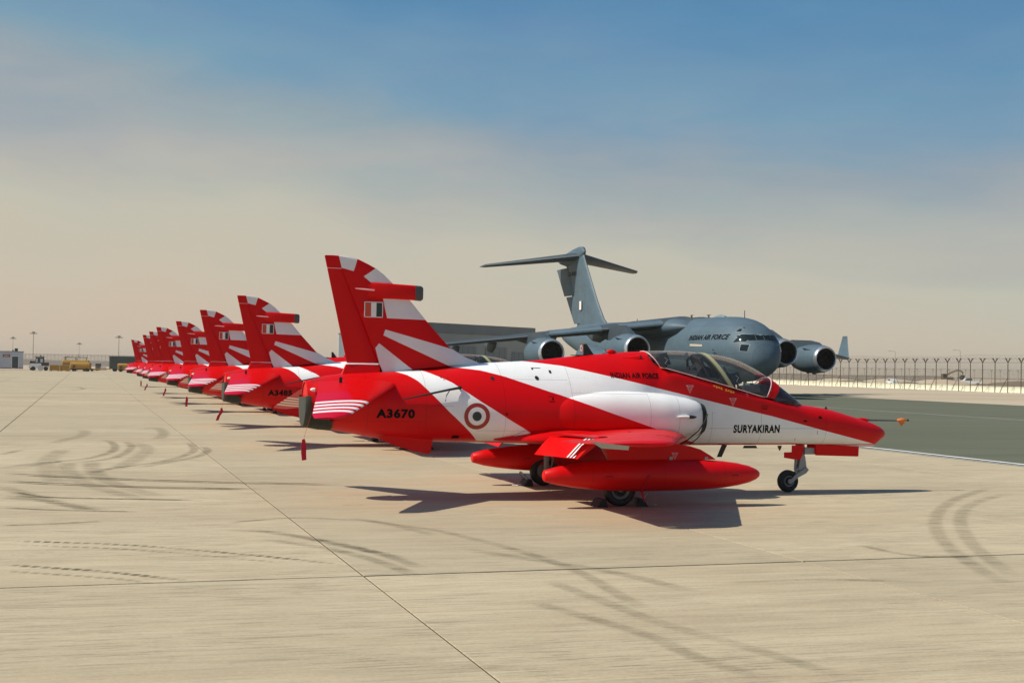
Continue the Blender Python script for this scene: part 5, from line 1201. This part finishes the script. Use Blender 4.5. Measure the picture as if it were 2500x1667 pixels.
# excavator
ex = empty('excavator', (99.5, 297, 0), R(200), "brown excavator with raised bent boom working behind the fence", 'excavator')
M['exc'] = pbr('dusty_yellow_brown', (.26, .18, .10), .7, dirt=.4); M['exc_d'] = pbr('dusty_dark', (.07, .065, .055), .7)
mb = MB(); mb.box((0, .9, .45), (3.2, .5, .8)); mb.box((0, -.9, .45), (3.2, .5, .8)); mb.build('track', M['exc_d'], ex, smooth=False)
mb = MB(); mb.box((-.2, 0, 1.35), (2.8, 2.2, .9)); mb.build('body', M['exc'], ex, smooth=False)
mb = MB(); mb.box((.7, .6, 2.1), (1.1, .9, 1.2), taper=.85); mb.build('cab', M['exc_d'], ex, smooth=False)
mb = MB(); mb.tube([(1.0, -.2, 1.6), (-1.6, -.2, 2.9), (-3.6, -.2, 3.55), (-4.6, -.2, 3.45)], [.22, .26, .20, .16], 6); mb.build('boom', M['exc'], ex)
mb = MB(); mb.tube([(-4.6, -.2, 3.5), (-5.3, -.2, 3.0), (-5.2, -.2, 2.3)], [.18, .16, .12], 6); mb.build('arm', M['exc'], ex)
mb = MB(); mb.prism([(-5.5, 2.4), (-4.9, 2.5), (-4.5, 1.9), (-4.9, 1.4), (-5.4, 1.7)], -.65, .25); mb.build('bucket', M['exc_d'], ex, smooth=False)
# vehicles beyond the fence
def truck(x, y, rz, label, col, k=1.0):
    t_ = empty('pickup_truck', (x, y, 0), rz, label, 'pickup', 'vehicles behind the fence')
    body = pbr('truck_paint', col, .4)
    mb = MB(); mb.grid([[(x_ * k, y_ * .9 * k, z_ * k) for x_, z_ in ((-2.5, .5), (-2.5, 1.15), (.1, 1.15), (.1, 1.2), (1.5, 1.2), (2.4, 1.05), (2.55, .8), (2.5, .5))] for y_ in (-1, 1)], True, True, True); mb.build('body', body, t_, smooth=False)
    mb = MB(); mb.grid([[(x_ * k, y_ * .8 * k, z_ * k) for x_, z_ in ((-.7, 1.18), (-.5, 1.85), (.9, 1.85), (1.5, 1.18))] for y_ in (-1, 1)], True, True, True); mb.build('cab', body, t_, smooth=False)
    mb = MB(); mb.grid([[(x_ * k, y_ * .82 * k, z_ * k) for x_, z_ in ((-.5, 1.25), (-.4, 1.72), (.85, 1.72), (1.25, 1.25))] for y_ in (-1, 1)], True, True, True); mb.build('window', M['grey_dark'], t_, smooth=False)
    for wx in (-1.6, 1.6):
        for wy in (-.85, .85):
            mb = MB(); mb.lathe([(-.12, .2), (-.12, .38), (.12, .38), (.12, .2)], (wx * k, wy * k, .38 * k), axis='Y', n=14); mb.build('wheel', M['tyre'], t_)
truck(105.3, 297, R(170), "white pickup parked behind the fence right of the excavator", (.75, .75, .73))
truck(79.0, 268, R(95), "small white vehicle behind the fence left of the excavator", (.75, .75, .73), .8)
# lamp posts
def lamp(x, y, h, dx, label, arm=1.6, th=.09, grp='lamp posts and masts on the horizon'):
    l_ = empty('lamp_post', (x, y, 0), 0, label, 'lamp post', grp)
    mb = MB(); mb.tube([(0, 0, 0), (0, 0, h - .3), (dx * .3, 0, h), (dx * arm, 0, h + .05)], [th, th * .7, th * .6, th * .5], 6); mb.build('pole', M['post_far'], l_)
    mb = MB(); mb.box((dx * (arm + .3), 0, h + .03), (.9, .35, .16), taper=.7); mb.build('lamp_head', M['strut'], l_)
lamp(124.6, 420, 9.9, -1, "slim lamp post with curved arm, left one of two beyond the right fence")
lamp(138.8, 400, 10.2, -1, "slim lamp post with curved arm, right one of two beyond the right fence")

# ------------------------------------------------------------------ left background
M['berm'] = pbr('dark_berm_soil', (.19, .155, .125), .95, dirt=.4, dscale=.05)
mb = MB(); rings = []
for i in range(60):
    x_ = -320 + i * 8.2; h_ = 2.0 + .18 * math.sin(i * .9) + .12 * math.sin(i * 2.3)
    rings.append([(x_, 474, -.05), (x_, 480, h_), (x_, 490, h_), (x_, 520, -.05)])
mb.grid(rings, False); o = mb.build('berm', M['berm'], None); o['kind'] = 'structure'
fence('berm_fence', "long thin fence on top of the dark bank at the left horizon", (-230, 484), (-90, 490), 1.35, 3.9, (M['post_far'], M['wire'], M['netting_far']), arm=.3, razor=False, post_r=.05, rails=(1.0,), far=True)
for x_, y_, h_, lb in ((-155.5, 420, 10.8, "tall mast with cross head behind the white tractor, left horizon"), (-127.7, 420, 10.0, "tall mast with cross head left of the farthest jet"), (-193, 500, 10.3, "faint thin mast above the grey cabin at the left edge"), (-184, 550, 9.2, "short faint mast above the yellow carts, left horizon")):
    l_ = empty('lighting_mast', (x_, y_, 0), 0, lb, 'mast', 'lamp posts and masts on the horizon')
    th = .12 if y_ < 500 else .07
    mb = MB(); mb.tube([(0, 0, 0), (0, 0, h_)], [th * 1.3, th * .7], 6); mb.build('pole', M['post_far'], l_)
    mb = MB(); mb.box((0, 0, h_ - .3), (2.4, .3, .3)); mb.box((0, 0, h_ + .1), (.8, .5, .5)); mb.build('lamp_head', M['post_far'], l_, smooth=False)
# portable cabin
M['cabin'] = pbr('pale_blue_grey_cabin', (.55, .58, .62), .5, dirt=.2, dscale=.8)
cb = empty('portable_cabin', (-99.7, 252, 0), R(20), "pale grey site cabin with dark door and red sign at the left edge", 'cabin')
mb = MB(); mb.box((0, 2, 1.95), (8.4, 4, 3.2), taper=1.0); mb.build('wall', M['cabin'], cb, smooth=False)
mb = MB(); mb.box((0, 2, 3.6), (8.6, 4.2, .14)); mb.build('roof', M['wframe'], cb, smooth=False)
mb = MB(); mb.box((0, -.02, .32), (8.5, .1, .14)); mb.build('base_rail', M['roundred'], cb, smooth=False)
mb = MB(); mb.box((2.75, -.05, 1.55), (1.35, .12, 2.5)); mb.build('door_frame', M['whitewall'], cb, smooth=False)
mb = MB(); mb.box((2.75, -.12, 1.5), (1.10, .08, 2.25)); mb.build('door', M['grey_dark'], cb, smooth=False)
mb = MB(); mb.box((1.15, -.06, 2.75), (1.3, .08, .48)); sg = mb.build('sign', M['roundred'], cb, smooth=False)
mb = MB(); mb.box((1.15, -.12, 2.80), (.9, .03, .07)); mb.box((1.15, -.12, 2.68), (.7, .03, .05)); mb.build('sign_mark', M['whitewall'], sg, smooth=False)
mb = MB(); mb.box((2.9, 1.2, 3.95), (.6, .5, .6)); mb.box((2.3, 1.2, 3.8), (.3, .3, .25)); mb.build('roof_unit', M['exc_d'], cb, smooth=False)
gn = empty('ground_unit', (-100.2, 247.2, 0), R(20), "dark wheeled ground power unit in front of the grey cabin", 'ground unit')
mb = MB(); mb.grid([[(x_, y_, z_) for x_, z_ in ((-1.8, .4), (-1.8, 1.7), (.2, 1.8), (1.7, 1.4), (1.8, .4))] for y_ in (-.8, .8)], True, True, True); mb.build('body', M['grey_dark'], gn, smooth=False)
mb = MB(); mb.tube([(-1.2, -.85, 1.5), (.8, -.85, 1.95), (1.4, -.85, 1.7)], .10, 6); mb.build('hose', M['black'], gn)
for wx in (-1.2, 1.2): mb = MB(); mb.lathe([(-.9, .1), (-.9, .36), (.9, .36), (.9, .1)], (wx, 0, .36), axis='Y', n=12); mb.build('wheel', M['tyre'], gn)
mb = MB(); mb.box((-1.2, -.85, .75), (.8, .05, .35)); mb.build('panel', M['cabin'], gn, smooth=False)
# dark cart between cabin and tractor
dc = empty('baggage_cart', (-94.4, 257, 0), R(15), "dark covered cart between the cabin and the white tractor", 'cart')
mb = MB(); mb.box((0, 0, 1.15), (2.6, 1.6, 1.3), taper=.9); mb.build('body', M['exc_d'], dc, smooth=False)
mb = MB(); mb.tube([(-1.3, -.9, .5), (-.9, -.9, 2.2), (-.2, -.9, .5)], .06, 6); mb.tube([(.2, -.9, .5), (.7, -.9, 2.1), (1.2, -.9, .5)], .06, 6); mb.build('frame', M['post_far'], dc)
for wx in (-.9, .9): mb = MB(); mb.lathe([(-.7, .1), (-.7, .32), (.7, .32), (.7, .1)], (wx, 0, .32), axis='Y', n=12); mb.build('wheel', M['tyre'], dc)
# white tow tractor
tt = empty('tow_tractor', (-91.2, 250, 0), R(18), "white aircraft tow tractor with dark cab left of the yellow carts", 'tractor')
mb = MB(); mb.grid([[(x_, y_, z_) for x_, z_ in ((-1.75, .45), (-1.85, 1.0), (-1.7, 1.35), (.25, 1.4), (.35, .95), (1.6, .9), (1.65, .45))] for y_ in (-.95, .95)], True, True, True); mb.build('body', M['whitewall'], tt, smooth=False)
mb = MB(); mb.grid([[(x_, y_, z_) for x_, z_ in ((-.9, 1.38), (-.75, 2.55), (.75, 2.6), (.9, .95))] for y_ in (-.75, .75)], True, True, True); cbm = mb.build('cab', M['grey_dark'], tt, smooth=False)
mb = MB(); mb.box((-.05, 0, 2.68), (1.9, 1.7, .12)); mb.box((.15, 0, 2.85), (.25, .25, .2)); mb.build('cab_roof', M['grey_dark'], tt, smooth=False)
mb = MB(); mb.box((-.55, -.80, 1.95), (.35, .04, .7)); mb.box((.35, -.80, 1.95), (.45, .04, .7)); mb.build('window', M['cabin'], cbm, smooth=False)
mb = MB(); mb.box((1.1, 0, 1.25), (1.1, 1.7, .7)); mb.build('rear_deck', M['exc_d'], tt, smooth=False)
for wx, r_ in ((-1.15, .40), (.15, .52), (1.15, .40)):
    for wy in (-.85, .85): mb = MB(); mb.lathe([(-.14, .2), (-.16, r_), (.16, r_), (.14, .2)], (wx, wy, r_), axis='Y', n=16); wlh = mb.build('wheel', M['tyre'] if wx != .15 else M['cabin'], tt)
# white loading table behind
lt = empty('service_stand', (-91.3, 268, 0), R(10), "white flat-topped service stand behind the tow tractor", 'stand')
mb = MB(); mb.box((0, 0, 2.55), (3.6, 1.6, .16)); mb.build('platform', M['whitewall'], lt, smooth=False)
mb = MB()
for x_ in (-1.1, 1.1): mb.box((x_, -.6, 1.25), (.25, .12, 2.5)); mb.box((x_, .6, 1.25), (.25, .12, 2.5))
mb.box((.4, 0, 1.2), (1.4, .8, 1.6)); mb.build('frame', M['cabin'], lt, smooth=False)
mb = MB(); mb.tube([(1.5, -.7, 2.6), (1.5, -.7, 3.4)], .06, 6); mb.build('rail', M['post_far'], lt)
# small white vehicles and clutter on the horizon
def van(x, y, rz, label, k=1.0):
    t_ = empty('parked_van', (x, y, 0), rz, label, 'van', 'white vehicles on the left horizon')
    mb = MB(); mb.grid([[(x_ * k, y_ * .95 * k, z_ * k) for x_, z_ in ((-2.4, .4), (-2.4, 2.1), (1.1, 2.15), (1.9, 1.3), (2.5, 1.1), (2.5, .4))] for y_ in (-1, 1)], True, True, True); mb.build('body', M['whitewall'], t_, smooth=False)
    mb = MB(); mb.grid([[(x_ * k, y_ * .97 * k, z_ * k) for x_, z_ in ((.2, 1.4), (.2, 1.9), (1.1, 1.9), (1.6, 1.4))] for y_ in (-1, 1)], True, True, True); mb.build('window', M['grey_dark'], t_, smooth=False)
    for wx in (-1.5, 1.5): mb = MB(); mb.lathe([(-.85 * k, .15), (-.85 * k, .36 * k), (.85 * k, .36 * k), (.85 * k, .15)], (wx * k, 0, .36 * k), axis='Y', n=12); mb.build('wheel', M['tyre'], t_)
van(-112, 330, R(5), "small white van far behind the tow tractor at the left horizon")
van(-98, 345, R(-8), "small white van far behind the yellow carts", .9)
for i, (x_, y_, w_, h_, lb) in enumerate(((-121, 300, 3.0, 1.6, "dark crate stack far behind the grey cabin's right end"), (-90.5, 285, 2.2, 1.5, "dark crate stack right behind the large yellow cart"))):
    c_ = empty('crate_stack', (x_, y_, 0), R(10 * i), lb, 'crates')
    for q in range(3): mb = MB(); mb.box(((q % 2) * w_ * .5 - w_ * .25, 0, h_ * .25 + (q // 2) * h_ * .5), (w_ * .48, 1.2, h_ * .48)); mb.build('crate', M['exc_d'] if q != 1 else M['cabin'], c_, smooth=False)
# yellow ground carts
M['cart'] = pbr('ochre_yellow_paint', (.42, .22, .022), .55, dirt=.5, dscale=1.2); M['cart_d'] = pbr('dark_ochre_paint', (.26, .15, .03), .6, dirt=.5, dscale=1.2)
def crate(x, y, w_, d_, h_, rz, label):
    c_ = empty('equipment_box', (x, y, 0), rz, label, 'box', 'ochre boxes by the yellow carts')
    mb = MB(); mb.box((0, 0, h_ / 2 + .1), (w_, d_, h_)); mb.build('body', M['cart'], c_, smooth=False)
    mb = MB(); mb.box((0, 0, h_ + .14), (w_ * 1.02, d_ * 1.02, .08)); mb.build('lid', M['cream'], c_, smooth=False)
    mb = MB(); mb.box((-w_ / 2, -d_ / 2, h_ / 2 + .05), (.12, .12, h_ + .1)); mb.box((w_ / 2, -d_ / 2, h_ / 2 + .05), (.12, .12, h_ + .1)); split(mb.build('corner_post', M['cream'], c_, smooth=False))
    for wx in (-w_ * .35, w_ * .35): mb = MB(); mb.lathe([(-d_ * .4, .05), (-d_ * .4, .14), (d_ * .4, .14), (d_ * .4, .05)], (wx, 0, .14), axis='Y', n=10); mb.build('wheel', M['tyre'], c_)
crate(-87.9, 249, 1.8, 1.4, 1.0, R(15), "low ochre box with pale corner posts right of the tow tractor")
crate(-86.0, 249.2, 1.8, 1.4, 1.0, R(12), "low ochre box tucked against the large yellow tank cart")
def tank_cart(x, y, L_, h_, rz, label, frame=True):
    c_ = empty('tank_cart', (x, y, 0), rz, label, 'ground cart', 'yellow ground carts')
    mb = MB(); n = 20; rings = []
    for x_, k in ((-L_/2, .86), (-L_/2 + .12, 1), (L_/2 - .12, 1), (L_/2, .86)):
        rings.append([(x_, sgn(math.cos(2*math.pi*q/n), .55) * .85 * k, .4 + h_/2 + sgn(math.sin(2*math.pi*q/n), .55) * h_/2 * k) for q in range(n)])
    mb.grid(rings, True, True, True); mb.build('tank', M['cart'], c_)
    mb = MB(); mb.box((0, 0, .36), (L_ * .95, 1.4, .14)); mb.build('chassis', M['exc_d'], c_, smooth=False)
    for wx in (-L_ * .33, L_ * .33):
        for wy in (-.7, .7): mb = MB(); mb.lathe([(-.12, .1), (-.12, .3), (.12, .3), (.12, .1)], (wx, wy, .3), axis='Y', n=14); mb.build('wheel', M['tyre'], c_)
    if frame:
        mb = MB(); z0 = .4 + h_
        for x_ in (-L_ * .4, 0, L_ * .4): mb.tube([(x_, -.5, z0 - .05), (x_, -.5, z0 + .55)], .07, 5)
        mb.tube([(-L_ * .45, -.5, z0 + .55), (L_ * .45, -.5, z0 + .55)], .07, 5); mb.tube([(-L_ * .42, -.5, z0 + .1), (-L_ * .3, -.5, z0 + .8)], .08, 5); mb.build('guard_rail', M['cart_d'], c_)
    mb = MB(); mb.box((-L_ * .30, -.87, .95), (.5, .06, .5)); mb.build('hatch', M['exc_d'], c_, smooth=False)
    mb = MB(); mb.tube([(L_/2, 0, .4), (L_/2 + 1.5, -.3, .22)], .05, 6); mb.build('tow_bar', M['exc_d'], c_)
tank_cart(-85.4, 253.5, 5.0, 1.75, R(12), "large yellow ground cart with rails on top behind the front one")
tank_cart(-83.1, 249.5, 3.7, 1.35, R(8), "rounded ochre tank cart in front at the right of the group", False)
# towbar trolley, green container, yellow cart under the last fin
tb = empty('tow_bar_trolley', (-82.3, 258, 0), R(10), "long yellow tow bar lying on the apron left of the green container", 'tow bar')
mb = MB(); mb.tube([(-2.4, 0, .45), (2.4, 0, .5)], .10, 8); mb.build('bar', M['cart'], tb)
mb = MB(); mb.box((-1.6, 0, .4), (.5, .5, .3)); mb.build('hitch', M['cart_d'], tb, smooth=False)
for wy in (-.4, .4): mb = MB(); mb.lathe([(-.08, .05), (-.08, .22), (.08, .22), (.08, .05)], (-1.3, wy, .22), axis='Y', n=12); mb.build('wheel', M['tyre'], tb)
M['dgreen'] = pbr('dark_green_grey_steel', (.075, .095, .085), .6, dirt=.4, dscale=1)
gc = empty('green_container', (-78.6, 262, 0), R(10), "dark green container standing behind the farthest jet's tail", 'container')
mb = MB(); mb.box((0, 1.2, 1.75), (5.6, 2.4, 2.5)); mb.build('body', M['dgreen'], gc, smooth=False)
mb = MB(); mb.box((0, 1.2, 3.06), (5.7, 2.5, .12)); mb.build('roof', M['wframe'], gc, smooth=False)
for k in range(9): mb = MB(); mb.box((-2.5 + k * .62, -.03, 1.75), (.10, .06, 2.4)); mb.build('rib', M['dgreen'], gc, smooth=False)
for wx in (-1.8, 1.8): mb = MB(); mb.lathe([(-.9, .1), (-.9, .4), (.9, .4), (.9, .1)], (wx, 1.0, .4), axis='Y', n=14); mb.build('wheel', M['tyre'], gc)
tank_cart(-76.3, 256.5, 3.4, 1.25, R(12), "ochre cart under the tail of the farthest jet", False)
lh = empty('far_shed', (-125, 430, 0), R(6), "low pale green shed roof behind the green container", 'shed')
mb = MB(); mb.box((10, 5, 1.6), (34, 10, 3.2)); mb.build('wall', M['door_g'], lh, smooth=False)
mb = MB(); mb.box((10, 5, 3.3), (34.6, 10.6, .25)); mb.build('roof', M['wall_l'], lh, smooth=False)

# ------------------------------------------------------------------ haze: dusty air
mb = MB(); mb.box((0, 0, 9.5), (5020, 5020, 21.2)); hz = mb.build('haze', [], None, smooth=False)
HM = bpy.data.materials.new('dusty_air'); HM.use_nodes = True; t = NT(HM.node_tree)
o_ = t.n('ShaderNodeOutputMaterial'); pv = t.n('ShaderNodeVolumePrincipled'); t.link(pv.outputs[0], o_.inputs['Volume'])
pv.inputs['Color'].default_value = (.90, .82, .70, 1); pv.inputs['Density'].default_value = .0002; pv.inputs['Anisotropy'].default_value = .3
hz.data.materials.append(HM); hz['kind'] = 'stuff'
